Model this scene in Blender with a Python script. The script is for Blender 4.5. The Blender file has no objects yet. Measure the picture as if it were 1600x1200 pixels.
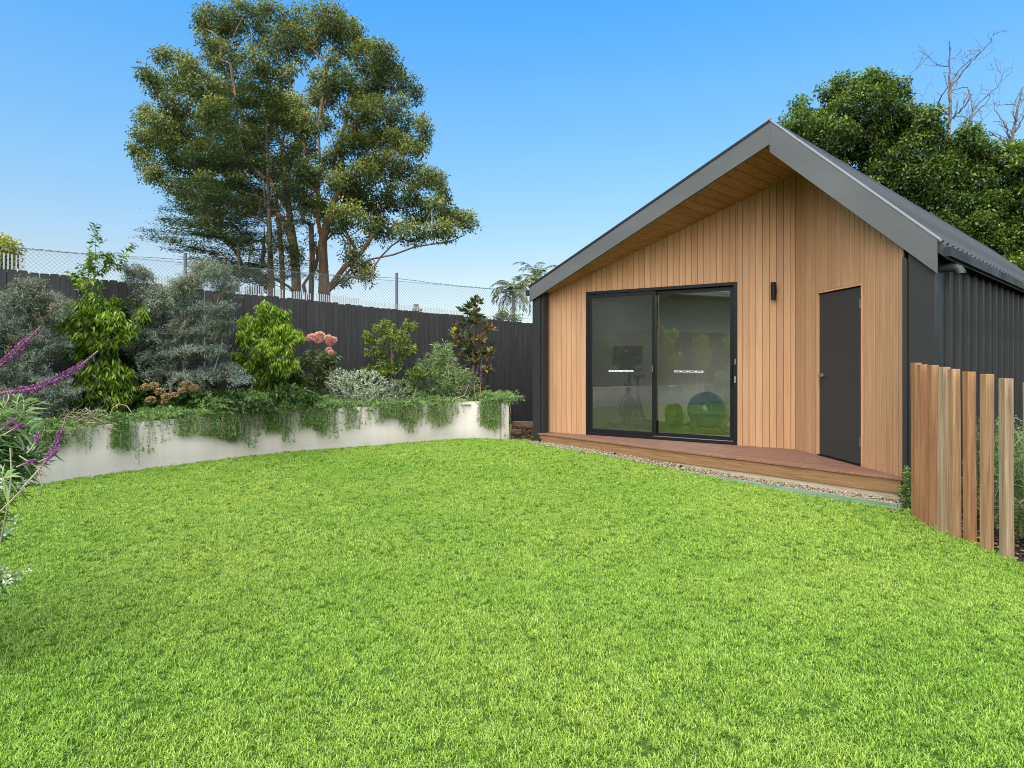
import bpy, math, random
import numpy as np
from mathutils import Vector, Matrix

R = math.radians
random.seed(7)
rng = np.random.default_rng(7)
scene = bpy.context.scene
C = scene.collection

# ------------------------------------------------------------------ camera
F = 970.0            # focal length in pixels of the 1600 wide photograph
HY = 566.0           # row of the horizon
CAMZ = 1.45
cam_d = bpy.data.cameras.new('camera')
cam = bpy.data.objects.new('camera', cam_d)
C.objects.link(cam)
cam.location = (0, 0, CAMZ)
cam.rotation_euler = (R(90), 0, 0)
cam_d.sensor_width = 36
cam_d.lens = F / 1600 * 36
cam_d.shift_y = (HY - 600) / 1600
cam_d.clip_end = 2000
scene.camera = cam

# ------------------------------------------------------------------ sky and sun
SUN_EL, SUN_AZ = R(50), R(200)
world = bpy.data.worlds.new('World')
scene.world = world
world.use_nodes = True
wn = world.node_tree
wn.nodes.clear()
w_out = wn.nodes.new('ShaderNodeOutputWorld')
w_bg = wn.nodes.new('ShaderNodeBackground')
w_sky = wn.nodes.new('ShaderNodeTexSky')
w_sky.sky_type = 'NISHITA'
w_sky.sun_disc = False
w_sky.sun_elevation = SUN_EL
w_sky.sun_rotation = SUN_AZ
w_sky.altitude = 0
w_sky.air_density = 1.0
w_sky.dust_density = 0.6
w_sky.ozone_density = 3.0
w_hsv = wn.nodes.new('ShaderNodeHueSaturation')
w_hsv.inputs['Hue'].default_value = 0.5
w_hsv.inputs['Saturation'].default_value = 1.0
w_hsv.inputs['Value'].default_value = 1.27
w_bg.inputs['Strength'].default_value = 0.13
wn.links.new(w_sky.outputs[0], w_hsv.inputs['Color'])
# colour of this sky by height: deep azure above, pale milky blue low down, the same all round
w_geo = wn.nodes.new('ShaderNodeTexCoord'); w_sep = wn.nodes.new('ShaderNodeSeparateXYZ'); w_rmp = wn.nodes.new('ShaderNodeValToRGB'); w_mul = wn.nodes.new('ShaderNodeMix')
w_mul.data_type = 'RGBA'; w_mul.blend_type = 'MULTIPLY'; w_mul.inputs[0].default_value = 1.0; w_mul.clamp_result = False
wn.links.new(w_geo.outputs['Generated'], w_sep.inputs[0]); wn.links.new(w_sep.outputs['Z'], w_rmp.inputs[0])
stops = [(0.0, (0.50, 0.49, 0.51)), (0.14, (0.61, 0.54, 0.475)), (0.27, (0.53, 0.68, 0.67)), (0.39, (0.45, 0.76, 0.84)), (0.5, (0.30, 0.80, 1.0)), (1.0, (0.34, 0.78, 0.98))]
while len(w_rmp.color_ramp.elements) < len(stops): w_rmp.color_ramp.elements.new(0.5)
for e_, (p_, c_) in zip(w_rmp.color_ramp.elements, stops): e_.position = p_; e_.color = (*c_, 1)
wn.links.new(w_hsv.outputs[0], w_mul.inputs[6]); wn.links.new(w_rmp.outputs[0], w_mul.inputs[7]); wn.links.new(w_mul.outputs[2], w_bg.inputs[0])
wn.links.new(w_bg.outputs[0], w_out.inputs[0])

sun_d = bpy.data.lights.new('sun', 'SUN')
sun_d.energy = 4.15
sun_d.angle = R(95)
sun_d.color = (1.0, 0.92, 0.80)
sun = bpy.data.objects.new('sun', sun_d)
C.objects.link(sun)
# direction towards the sun: azimuth clockwise from +Y
sd = Vector((math.sin(SUN_AZ) * math.cos(SUN_EL), math.cos(SUN_AZ) * math.cos(SUN_EL), math.sin(SUN_EL)))
sun.rotation_euler = sd.to_track_quat('Z', 'Y').to_euler()
sun.location = sd * 50

scene.view_settings.view_transform = 'Standard'
scene.view_settings.look = 'None'
scene.view_settings.gamma = 1
scene.view_settings.use_curve_mapping = False
scene.view_settings.exposure = 0.95
scene.cycles.use_denoising = True
scene.cycles.denoiser = 'OPENIMAGEDENOISE'
scene.cycles.denoising_input_passes = 'RGB_ALBEDO_NORMAL'
scene.cycles.denoising_prefilter = 'NONE'
scene.cycles.filter_width = 1.0
scene.cycles.max_bounces = 8
scene.cycles.transparent_max_bounces = 16

# ------------------------------------------------------------------ helpers
def mat(name, col, rough=0.7, spec=0.3, metal=0.0, transl=0.0):
    m = bpy.data.materials.new(name)
    m.use_nodes = True
    b = m.node_tree.nodes['Principled BSDF']
    b.inputs['Base Color'].default_value = (*col, 1)
    b.inputs['Roughness'].default_value = rough
    b.inputs['Specular IOR Level'].default_value = spec
    b.inputs['Metallic'].default_value = metal
    return m

def N(m, kind, **kw):
    n = m.node_tree.nodes.new(kind)
    for k, v in kw.items():
        if hasattr(n, k) and k not in n.inputs:
            setattr(n, k, v)
        else:
            n.inputs[k].default_value = v
    return n

def L(m, a, b):
    m.node_tree.links.new(a, b)

def bsdf(m):
    return m.node_tree.nodes['Principled BSDF']

def ramp(m, fac, stops):
    r = m.node_tree.nodes.new('ShaderNodeValToRGB')
    el = r.color_ramp.elements
    while len(el) < len(stops):
        el.new(0.5)
    for e, (p, c) in zip(el, stops):
        e.position = p
        e.color = (*c, 1) if len(c) == 3 else c
    L(m, fac, r.inputs[0])
    return r.outputs[0]

def noise(m, scale, stretch=(1, 1, 1), detail=3, rough=0.55, coord='Object', rot=(0, 0, 0)):
    tc = m.node_tree.nodes.new('ShaderNodeTexCoord')
    mp = m.node_tree.nodes.new('ShaderNodeMapping')
    mp.inputs['Scale'].default_value = stretch
    mp.inputs['Rotation'].default_value = rot
    nz = m.node_tree.nodes.new('ShaderNodeTexNoise')
    nz.inputs['Scale'].default_value = scale
    nz.inputs['Detail'].default_value = detail
    nz.inputs['Roughness'].default_value = rough
    if coord == 'World':
        g = m.node_tree.nodes.new('ShaderNodeNewGeometry')
        L(m, g.outputs['Position'], mp.inputs[0])
    else:
        L(m, tc.outputs[coord], mp.inputs[0])
    L(m, mp.outputs[0], nz.inputs['Vector'])
    return nz.outputs['Fac']

def mixc(m, fac, a, b, mode='MIX'):
    n = m.node_tree.nodes.new('ShaderNodeMix')
    n.data_type = 'RGBA'
    n.blend_type = mode
    for sock, v in ((n.inputs[0], fac), (n.inputs[6], a), (n.inputs[7], b)):
        if isinstance(v, (int, float)):
            sock.default_value = v
        elif isinstance(v, tuple):
            sock.default_value = (*v, 1)
        else:
            L(m, v, sock)
    return n.outputs[2]

def bump(m, height, strength=0.3, dist=0.01):
    b = m.node_tree.nodes.new('ShaderNodeBump')
    b.inputs['Strength'].default_value = strength
    b.inputs['Distance'].default_value = dist
    L(m, height, b.inputs['Height'])
    L(m, b.outputs[0], bsdf(m).inputs['Normal'])

def wood(name, c_dark, c_mid, c_light, stretch=(14, 14, 0.5), scale=3.0, vary=0.5, rough=0.6, rot=(0, 0, 0), coord='Object'):
    m = mat(name, c_mid, rough, 0.25)
    oi = m.node_tree.nodes.new('ShaderNodeObjectInfo')
    tc = m.node_tree.nodes.new('ShaderNodeTexCoord')
    mp = m.node_tree.nodes.new('ShaderNodeMapping')
    mp.inputs['Scale'].default_value = stretch
    mp.inputs['Rotation'].default_value = rot
    L(m, tc.outputs['Object'], mp.inputs[0])
    mul = N(m, 'ShaderNodeMath', operation='MULTIPLY')
    L(m, oi.outputs['Random'], mul.inputs[0]); mul.inputs[1].default_value = 57.0
    comb = m.node_tree.nodes.new('ShaderNodeCombineXYZ')
    for i in range(3):
        L(m, mul.outputs[0], comb.inputs[i])
    add = N(m, 'ShaderNodeVectorMath', operation='ADD')
    L(m, mp.outputs[0], add.inputs[0]); L(m, comb.outputs[0], add.inputs[1])
    nz = m.node_tree.nodes.new('ShaderNodeTexNoise')
    nz.inputs['Scale'].default_value = scale
    nz.inputs['Detail'].default_value = 5
    nz.inputs['Roughness'].default_value = 0.62
    nz.inputs['Distortion'].default_value = 0.6
    L(m, add.outputs[0], nz.inputs['Vector'])
    grain = ramp(m, nz.outputs['Fac'], [(0.3, c_dark), (0.5, c_mid), (0.72, c_light)])
    tint = ramp(m, oi.outputs['Random'], [(0.0, (0.86, 0.80, 0.74)), (0.35, (1.0, 0.97, 0.93)), (0.6, (1.03, 0.95, 0.86)), (0.8, (1.08, 1.06, 1.0)), (1.0, (0.96, 0.86, 0.80))])
    col = mixc(m, vary, grain, tint, 'MULTIPLY')
    L(m, col, bsdf(m).inputs['Base Color'])
    bump(m, nz.outputs['Fac'], 0.25, 0.003)
    return m

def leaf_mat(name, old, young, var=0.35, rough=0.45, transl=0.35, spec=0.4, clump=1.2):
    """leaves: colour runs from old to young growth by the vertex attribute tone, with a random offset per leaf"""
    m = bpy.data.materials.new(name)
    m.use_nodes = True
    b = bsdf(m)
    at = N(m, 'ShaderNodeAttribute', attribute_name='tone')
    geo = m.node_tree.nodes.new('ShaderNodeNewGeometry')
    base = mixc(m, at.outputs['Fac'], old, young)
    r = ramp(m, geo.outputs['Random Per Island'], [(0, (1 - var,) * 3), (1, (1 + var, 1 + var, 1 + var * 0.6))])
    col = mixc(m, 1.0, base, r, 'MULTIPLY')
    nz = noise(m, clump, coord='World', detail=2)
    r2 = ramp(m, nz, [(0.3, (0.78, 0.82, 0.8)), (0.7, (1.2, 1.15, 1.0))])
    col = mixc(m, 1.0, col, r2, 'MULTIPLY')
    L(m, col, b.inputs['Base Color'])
    b.inputs['Roughness'].default_value = rough
    b.inputs['Specular IOR Level'].default_value = spec
    if transl > 0:
        t = m.node_tree.nodes.new('ShaderNodeBsdfTranslucent')
        L(m, mixc(m, 1.0, col, (1.15, 1.2, 0.6), 'MULTIPLY'), t.inputs[0])
        mx = m.node_tree.nodes.new('ShaderNodeMixShader')
        mx.inputs[0].default_value = transl
        L(m, b.outputs[0], mx.inputs[1]); L(m, t.outputs[0], mx.inputs[2])
        L(m, mx.outputs[0], m.node_tree.nodes['Material Output'].inputs[0])
    return m

def tag(o, label=None, cat=None, group=None, kind=None):
    if label: o['label'] = label
    if cat: o['category'] = cat
    if group: o['group'] = group
    if kind: o['kind'] = kind
    return o

def thing(name, label, cat, loc=(0, 0, 0), group=None):
    o = bpy.data.objects.new(name, None)
    o.empty_display_size = 0.2
    C.objects.link(o)
    o.location = loc
    tag(o, label, cat, group)
    return o

def link(name, me, m=None, parent=None, smooth=False):
    """mesh is authored in world coordinates; parenting keeps it where it is"""
    o = bpy.data.objects.new(name, me)
    C.objects.link(o)
    if m is not None and not me.materials:
        for mm in (m if isinstance(m, (list, tuple)) else [m]):
            me.materials.append(mm)
    if smooth:
        me.polygons.foreach_set('use_smooth', [True] * len(me.polygons))
    if parent is not None:
        put(o, parent)
    return o

def origin(o):
    """the world translation of an object made here (nothing is rotated above a part)"""
    v = Vector(o.location)
    if o.parent is not None:
        v = o.matrix_parent_inverse.to_translation() + v + origin(o.parent)
    return v

def put(o, parent):
    o.parent = parent
    o.matrix_parent_inverse = Matrix.Translation(-origin(parent))

class MB:
    """collects shapes, then makes one mesh"""
    def __init__(self):
        self.v = []; self.f = []; self.mi = []
    def add(self, vs, fs, mi=0):
        k = len(self.v)
        self.v += [tuple(p) for p in vs]
        self.f += [tuple(i + k for i in f) for f in fs]
        self.mi += [mi] * len(fs)
        return self
    def prism(self, poly, vec, mi=0):
        poly = [Vector(p) for p in poly]; vec = Vector(vec); n = len(poly)
        nrm = Vector((0, 0, 0))
        for i in range(n):
            nrm += poly[i].cross(poly[(i + 1) % n])
        if nrm.dot(vec) > 0:
            poly.reverse()
        vs = poly + [p + vec for p in poly]
        fs = [tuple(range(n)), tuple(range(2 * n - 1, n - 1, -1))]
        for i in range(n):
            j = (i + 1) % n
            fs.append((i, i + n, j + n, j))
        return self.add(vs, fs, mi)
    def box(self, c, s, rot=None, mi=0):
        hx, hy, hz = s[0] / 2, s[1] / 2, s[2] / 2
        vs = [Vector((x, y, z)) for x in (-hx, hx) for y in (-hy, hy) for z in (-hz, hz)]
        if rot is not None:
            vs = [rot @ p for p in vs]
        vs = [p + Vector(c) for p in vs]
        return self.add(vs, [(0, 1, 3, 2), (4, 6, 7, 5), (0, 4, 5, 1), (2, 3, 7, 6), (0, 2, 6, 4), (1, 5, 7, 3)], mi)
    def bar(self, p, q, w, h, up=(0, 0, 1), mi=0):
        """box from p to q; w sideways, h along up"""
        p = Vector(p); q = Vector(q); d = (q - p)
        y = d.normalized(); x = y.cross(Vector(up))
        if x.length < 1e-5: x = Vector((1, 0, 0))
        x.normalize(); z = x.cross(y)
        rot = Matrix((x, y, z)).transposed()
        return self.box((p + q) / 2, (w, d.length, h), rot, mi)
    def tube(self, path, r, k=8, mi=0, caps=True):
        path = [Vector(p) for p in path]
        rs = r if isinstance(r, (list, tuple)) else [r] * len(path)
        vs = []; fs = []
        d0 = (path[1] - path[0]).normalized()
        x = d0.cross(Vector((0.13, 0.31, 0.94)))
        if x.length < 0.05: x = d0.cross(Vector((1, 0, 0)))
        x.normalize()
        for i, p in enumerate(path):
            a = path[max(i - 1, 0)]; b = path[min(i + 1, len(path) - 1)]
            d = (b - a).normalized()
            x = (x - d * x.dot(d)).normalized(); y = d.cross(x)
            for j in range(k):
                t = 2 * math.pi * j / k
                vs.append(p + (x * math.cos(t) + y * math.sin(t)) * rs[i])
        for i in range(len(path) - 1):
            for j in range(k):
                a = i * k + j; b = i * k + (j + 1) % k
                fs.append((a, b, b + k, a + k))
        if caps:
            fs.append(tuple(range(k - 1, -1, -1)))
            fs.append(tuple(range(len(vs) - k, len(vs))))
        return self.add(vs, fs, mi)
    def lathe(self, prof, c, axis=(0, 0, 1), k=20, mi=0):
        """prof: list of (radius, height)"""
        q = Vector((0, 0, 1)).rotation_difference(Vector(axis))
        vs = []; fs = []
        for (r, h) in prof:
            for j in range(k):
                t = 2 * math.pi * j / k
                vs.append(q @ Vector((r * math.cos(t), r * math.sin(t), h)) + Vector(c))
        for i in range(len(prof) - 1):
            for j in range(k):
                a = i * k + j; b = i * k + (j + 1) % k
                fs.append((a, b, b + k, a + k))
        return self.add(vs, fs, mi)
    def mesh(self, name):
        me = bpy.data.meshes.new(name)
        me.from_pydata([tuple(p) for p in self.v], [], self.f)
        if any(self.mi):
            me.polygons.foreach_set('material_index', self.mi)
        me.update()
        return me
    def build(self, name, m, parent=None, smooth=False):
        return link(name, self.mesh(name), m, parent, smooth)

def auto_smooth(o, ang=40):
    o.data.polygons.foreach_set('use_smooth', [True] * len(o.data.polygons))
    o.data.set_sharp_from_angle(angle=R(ang))

def bevel(o, w=0.004, seg=2):
    md = o.modifiers.new('bevel', 'BEVEL'); md.width = w; md.segments = seg; md.limit_method = 'ANGLE'
    return o

# ---- numpy meshes: leaves, branches
def np_mesh(name, verts, tris=None, quads=None, tone=None):
    me = bpy.data.meshes.new(name)
    verts = np.asarray(verts, dtype=np.float32).reshape(-1, 3)
    loops = []; sizes = []
    if quads is not None and len(quads):
        loops.append(np.asarray(quads, dtype=np.int32).ravel()); sizes.append(np.full(len(quads), 4, dtype=np.int32))
    if tris is not None and len(tris):
        loops.append(np.asarray(tris, dtype=np.int32).ravel()); sizes.append(np.full(len(tris), 3, dtype=np.int32))
    loops = np.concatenate(loops); sizes = np.concatenate(sizes)
    me.vertices.add(len(verts)); me.vertices.foreach_set('co', verts.ravel())
    me.loops.add(len(loops)); me.loops.foreach_set('vertex_index', loops)
    me.polygons.add(len(sizes))
    me.polygons.foreach_set('loop_start', np.concatenate(([0], np.cumsum(sizes)[:-1])).astype(np.int32))
    me.update(calc_edges=True)
    if tone is not None:
        a = me.attributes.new('tone', 'FLOAT', 'POINT')
        a.data.foreach_set('value', np.asarray(tone, dtype=np.float32))
    return me

def nrm(a):
    return a / np.maximum(np.linalg.norm(a, axis=-1, keepdims=True), 1e-9)

class Leaves:
    def __init__(self):
        self.V = []; self.T = []; self.tone = []; self.n = 0
    def add(self, pos, d, length, width, tone=0.0, droop=0.1, fold=0.12, bent=True, flat=0.0):
        pos = np.asarray(pos, float); d = nrm(np.asarray(d, float)); n = len(pos)
        if n == 0: return
        length = np.broadcast_to(np.asarray(length, float), (n,))[:, None]
        width = np.broadcast_to(np.asarray(width, float), (n,))[:, None]
        tone = np.broadcast_to(np.asarray(tone, float), (n,))
        rnd = rng.normal(size=(n, 3)) * (1 - flat) * 0.8
        up = nrm(np.array([0, 0, 1.0]) + rnd)
        side = nrm(np.cross(d, up)); nn = np.cross(side, d)
        nn = np.where(nn[:, 2:3] < 0, -nn, nn)
        mid = pos + d * length * 0.45
        l = mid + side * width / 2 + nn * fold * width
        r = mid - side * width / 2 + nn * fold * width
        tip = pos + d * length; tip = tip - np.array([0, 0, 1.0]) * droop * length
        if bent:
            V = np.stack([pos, l, r, mid, tip], 1)
            T = np.array([[0, 3, 1], [0, 2, 3], [1, 3, 4], [3, 2, 4]]); k = 5
        else:
            V = np.stack([pos, l, r, tip], 1)
            T = np.array([[0, 2, 1], [1, 2, 3]]); k = 4
        T = T[None] + (np.arange(n) * k)[:, None, None] + self.n
        self.V.append(V.reshape(-1, 3)); self.T.append(T.reshape(-1, 3))
        self.tone.append(np.repeat(tone, k)); self.n += n * k
    def build(self, name, m, parent=None):
        me = np_mesh(name, np.concatenate(self.V), tris=np.concatenate(self.T), tone=np.concatenate(self.tone))
        return link(name, me, m, parent)

def skeleton(roots, tips, step=0.25, jit=0.15, up=0.3, pen=1.2, pull=0.3):
    """grow a branching skeleton from given polylines out to the tips; returns nodes, parents"""
    nodes = []; par = []
    for line in roots:
        prev = -1
        if isinstance(line, tuple):     # (parent line node index, points)
            prev, line = line
        for p in line:
            nodes.append(np.array(p, float)); par.append(prev); prev = len(nodes) - 1
    base = nodes[0]
    tips = np.asarray(tips, float)
    order = np.argsort(np.linalg.norm(tips - base, axis=1))
    tipidx = []
    arr = np.array(nodes)
    cap = len(nodes) + 4000
    buf = np.zeros((200000, 3)); buf[:len(nodes)] = arr; cnt = len(nodes)
    run = np.zeros(200000)      # length of the way back to the foot: short ways are preferred
    for i in range(1, cnt):
        run[i] = run[par[i]] + np.linalg.norm(buf[i] - buf[par[i]]) if par[i] >= 0 else 0
    for ti in order:
        t = tips[ti]
        d = buf[:cnt] - t
        dist = np.linalg.norm(d, axis=1) + pen * np.maximum(0, d[:, 2]) + pull * run[:cnt]
        i = int(np.argmin(dist))
        a = buf[i].copy(); dd = t - a; ln = np.linalg.norm(dd)
        if ln < 1e-4: continue
        m = max(1, int(round(ln / step)))
        out = nrm(np.array([dd[0], dd[1], 0.0]))
        ctrl = (a + t) / 2 + np.array([0, 0, 1.0]) * up * ln * 0.35 + rng.normal(size=3) * jit * ln * 0.3
        prev = i
        for k in range(1, m + 1):
            u = k / m
            p = (1 - u) ** 2 * a + 2 * u * (1 - u) * ctrl + u * u * t
            if k < m: p = p + rng.normal(size=3) * jit * step * 0.35
            buf[cnt] = p; run[cnt] = run[prev] + np.linalg.norm(p - buf[prev]); par.append(prev); prev = cnt; cnt += 1
        tipidx.append(prev)
    return buf[:cnt].copy(), np.array(par), np.array(tipidx)

def radii(nodes, par, r_tip, r_base, p=2.3):
    n = len(nodes); acc = np.zeros(n); has = np.zeros(n, bool)
    has[par[par >= 0]] = True
    acc[~has] = r_tip ** p
    for i in range(n - 1, -1, -1):
        if par[i] >= 0: acc[par[i]] += acc[i]
    r = acc ** (1 / p)
    rb = r.max()
    if rb > r_tip * 1.01:
        r = r_tip + (r - r_tip) * (r_base - r_tip) / (rb - r_tip)
    return r

def branch_mesh(name, nodes, par, r, k=6, minr=0.0):
    n = len(nodes)
    idx = np.where((par >= 0) & (r >= minr))[0]
    P = par[idx]
    main = {}
    for i in idx:
        p = par[i]
        if p not in main or r[i] > r[main[p]]: main[p] = i
    dirs = np.zeros((n, 3)); dirs[idx] = nrm(nodes[idx] - nodes[P])
    for i in range(n):
        if par[i] < 0 and i in main: dirs[i] = dirs[main[i]]
    ismain = np.array([main[p] == i for i, p in zip(idx, P)])
    d0 = np.where(ismain[:, None], dirs[P], dirs[idx]); r0 = np.where(ismain, r[P], r[idx] * 1.15)
    d1 = dirs[idx]; r1 = r[idx]
    def ring(c, d, rr):
        ref = np.array([0.31, 0.52, 0.13]); ref = ref / np.linalg.norm(ref)
        e1 = nrm(np.cross(d, ref)); e2 = np.cross(d, e1)
        th = np.arange(k) * 2 * np.pi / k
        return c[:, None] + rr[:, None, None] * (e1[:, None] * np.cos(th)[None, :, None] + e2[:, None] * np.sin(th)[None, :, None])
    V = np.concatenate([ring(nodes[P], d0, r0), ring(nodes[idx], d1, r1)], 1)
    a = np.arange(k); b = (a + 1) % k
    q = np.stack([a, b, b + k, a + k], 1)
    Q = q[None] + (np.arange(len(idx)) * 2 * k)[:, None, None]
    me = np_mesh(name, V.reshape(-1, 3), quads=Q.reshape(-1, 4))
    me.polygons.foreach_set('use_smooth', [True] * len(me.polygons))
    return me

def in_clump(c, rad, n, shell=0.5):
    """points in an ellipsoid, biased to its shell"""
    d = nrm(rng.normal(size=(n, 3)))
    rr = rng.random(n) ** (1 / 3 * (1 - shell) + 0.08)
    return np.asarray(c) + d * rr[:, None] * np.asarray(rad)

def W(px, py, y):
    """the place at distance y that the photograph shows at pixel (px, py); used once, to survey positions"""
    return np.array([(px - 800) / F * y, y, CAMZ + (HY - py) / F * y])

# ------------------------------------------------------------------ the site
A0 = np.array([0.323, 10.45]); U2 = np.array([0.657, -0.754]); V2 = np.array([0.735, 0.679])
def B(a, b, z):
    """studio coordinates: a along the gable front, b back into the building"""
    return Vector((A0[0] + a * U2[0] + b * V2[0], A0[1] + a * U2[1] + b * V2[1], z))
def BA(x, y):
    dx, dy = x - A0[0], y - A0[1]
    return (dx * V2[1] - dy * V2[0], U2[0] * dy - U2[1] * dx)

def smooth01(t):
    t = np.clip(t, 0, 1); return t * t * (3 - 2 * t)
def ground_z(x, y):
    x = np.asarray(x, float); y = np.asarray(y, float)
    return 0.12 * smooth01((y - 6.0) / 4.3) + 0.008 * np.sin(x * 1.7 + y * 0.9) * np.sin(y * 1.3 - x * 0.4)

# planter wall line (foot of the wall), left beyond the frame to the corner by the studio
PW = [(-7.3, -2.5), (-7.35, 1.0), (-7.2, 3.6), (-6.6, 5.4), (-5.48, 7.17), (-4.33, 8.40), (-3.35, 9.2), (-2.41, 9.75), (-1.6, 10.2), (-0.95, 10.58), (-0.53, 10.68)]
def catmull(P, k=12):
    P = [np.array(p, float) for p in P]; out = []
    for i in range(len(P) - 1):
        p0 = P[max(i - 1, 0)]; p1 = P[i]; p2 = P[i + 1]; p3 = P[min(i + 2, len(P) - 1)]
        for j in range(k):
            t = j / k
            out.append(0.5 * ((2 * p1) + (-p0 + p2) * t + (2 * p0 - 5 * p1 + 4 * p2 - p3) * t * t + (-p0 + 3 * p1 - 3 * p2 + p3) * t ** 3))
    out.append(P[-1]); return np.array(out)
wall_line = np.concatenate([catmull(PW, 10), np.array([[-0.29, 10.60], [-0.054, 10.52]])])
def wall_top(y):
    return 0.655 + 0.118 * np.clip((np.asarray(y) - 7.2) / 3.5, 0, 1)

FO = np.array([-6.6, 8.37]); FU = np.array([0.801, 0.598]); FN = np.array([-0.598, 0.801])
def FP(t, off, z):
    return Vector((FO[0] + t * FU[0] + off * FN[0], FO[1] + t * FU[1] + off * FN[1], z))
def fence_top(t):
    return 2.68 - 0.35 * (t / 8.24)

# ---- ground
M_soil = mat('soil', (0.035, 0.026, 0.018), 0.95, 0.1)
nz = noise(M_soil, 9, coord='World', detail=6)
L(M_soil, ramp(M_soil, nz, [(0.3, (0.012, 0.009, 0.006)), (0.6, (0.045, 0.032, 0.022)), (0.8, (0.08, 0.055, 0.035))]), bsdf(M_soil).inputs['Base Color'])
bump(M_soil, nz, 0.8, 0.03)
M_far = mat('far_ground', (0.06, 0.09, 0.03), 0.95, 0.1)
M_thatch = mat('lawn_thatch', (0.06, 0.10, 0.02), 0.95, 0.05)
nz = noise(M_thatch, 60, coord='World', detail=4)
L(M_thatch, ramp(M_thatch, nz, [(0.3, (0.03, 0.06, 0.01)), (0.7, (0.10, 0.17, 0.025))]), bsdf(M_thatch).inputs['Base Color'])

mb = MB(); mb.add([(-600, -600, -0.25), (600, -600, -0.25), (600, 600, -0.25), (-600, 600, -0.25)], [(0, 1, 2, 3)])
tag(mb.build('ground', M_far), kind='structure')
# garden soil under and around everything near
def sheet(name, x0, x1, y0, y1, step, m, dz, zf=ground_z, clip=None):
    xs = np.arange(x0, x1 + 1e-6, step); ys = np.arange(y0, y1 + 1e-6, step)
    X, Y = np.meshgrid(xs, ys); Z = zf(X, Y) + dz
    V = np.stack([X, Y, Z], -1).reshape(-1, 3); nx = len(xs)
    q = [(j * nx + i, j * nx + i + 1, (j + 1) * nx + i + 1, (j + 1) * nx + i) for j in range(len(ys) - 1) for i in range(nx - 1)
         if clip is None or clip(X[j, i] + step / 2, Y[j, i] + step / 2)]
    me = np_mesh(name, V, quads=np.array(q))
    return link(name, me, m)
tag(sheet('garden_soil', -14, 16, -6, 26, 0.5, M_soil, -0.035), kind='structure')

lawn_edge = [tuple(p) for p in wall_line[wall_line[:, 1] > -2.6]] + [(0.25, 10.55)]
for a in (0.15, 1.0, 2.0): lawn_edge.append(tuple(B(a, -0.17 - 0.04 * a, 0)[:2]))
for a in (3.0, 4.2, 5.6): lawn_edge.append(tuple(B(a, -0.30, 0)[:2]))
lawn_edge += [(3.86, 5.9), (3.70, 5.72), (3.66, 5.4), (3.63, 4.9), (3.62, 4.5), (3.66, 3.0), (3.7, 1.0), (3.7, -2.6)]
LE = np.array(lawn_edge)
def in_poly(x, y, poly=LE):
    x = np.asarray(x, float); y = np.asarray(y, float)
    inside = np.zeros(x.shape, bool); n = len(poly)
    for i in range(n):
        x1, y1 = poly[i]; x2, y2 = poly[(i + 1) % n]
        c = ((y1 > y) != (y2 > y))
        inside ^= c & (x < (x2 - x1) * (y - y1) / (y2 - y1 + 1e-12) + x1)
    return inside
tag(sheet('lawn', -7.6, 4.0, -2.6, 11.0, 0.1, M_thatch, 0.0, clip=lambda x, y: bool(in_poly(np.array(x), np.array(y)))), kind='structure')

# ---- grass: tufts of real blades instanced over the lawn
M_grass = bpy.data.materials.new('grass_blade'); M_grass.use_nodes = True
b_ = bsdf(M_grass)
geo = N(M_grass, 'ShaderNodeNewGeometry')
at = N(M_grass, 'ShaderNodeAttribute', attribute_name='tone')
oi = N(M_grass, 'ShaderNodeObjectInfo')
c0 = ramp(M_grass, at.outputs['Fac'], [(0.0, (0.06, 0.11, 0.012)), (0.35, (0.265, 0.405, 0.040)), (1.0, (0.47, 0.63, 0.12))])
big = noise(M_grass, 0.55, coord='World', detail=3)
c1 = mixc(M_grass, 1.0, c0, ramp(M_grass, big, [(0.32, (0.78, 0.90, 0.72)), (0.55, (1.0, 1.0, 1.0)), (0.72, (1.18, 1.06, 1.12))]), 'MULTIPLY')
med = noise(M_grass, 4.5, coord='World', detail=3)
c1 = mixc(M_grass, 1.0, c1, ramp(M_grass, med, [(0.3, (0.90, 0.93, 0.88)), (0.7, (1.08, 1.05, 1.08))]), 'MULTIPLY')
c1 = mixc(M_grass, 1.0, c1, ramp(M_grass, oi.outputs['Random'], [(0, (0.8, 0.86, 0.8)), (0.93, (1.12, 1.1, 1.1)), (1, (1.3, 1.12, 1.15))]), 'MULTIPLY')
c1 = mixc(M_grass, 1.0, c1, ramp(M_grass, geo.outputs['Random Per Island'], [(0, (0.7, 0.75, 0.7)), (0.9, (1.2, 1.15, 1.2)), (1.0, (1.5, 1.3, 1.9))]), 'MULTIPLY')
L(M_grass, c1, b_.inputs['Base Color']); b_.inputs['Roughness'].default_value = 0.42; b_.inputs['Specular IOR Level'].default_value = 0.35
t_ = N(M_grass, 'ShaderNodeBsdfTranslucent'); L(M_grass, c1, t_.inputs[0])
mx = N(M_grass, 'ShaderNodeMixShader'); mx.inputs[0].default_value = 0.2
L(M_grass, b_.outputs[0], mx.inputs[1]); L(M_grass, t_.outputs[0], mx.inputs[2])
L(M_grass, mx.outputs[0], M_grass.node_tree.nodes['Material Output'].inputs[0])

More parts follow.
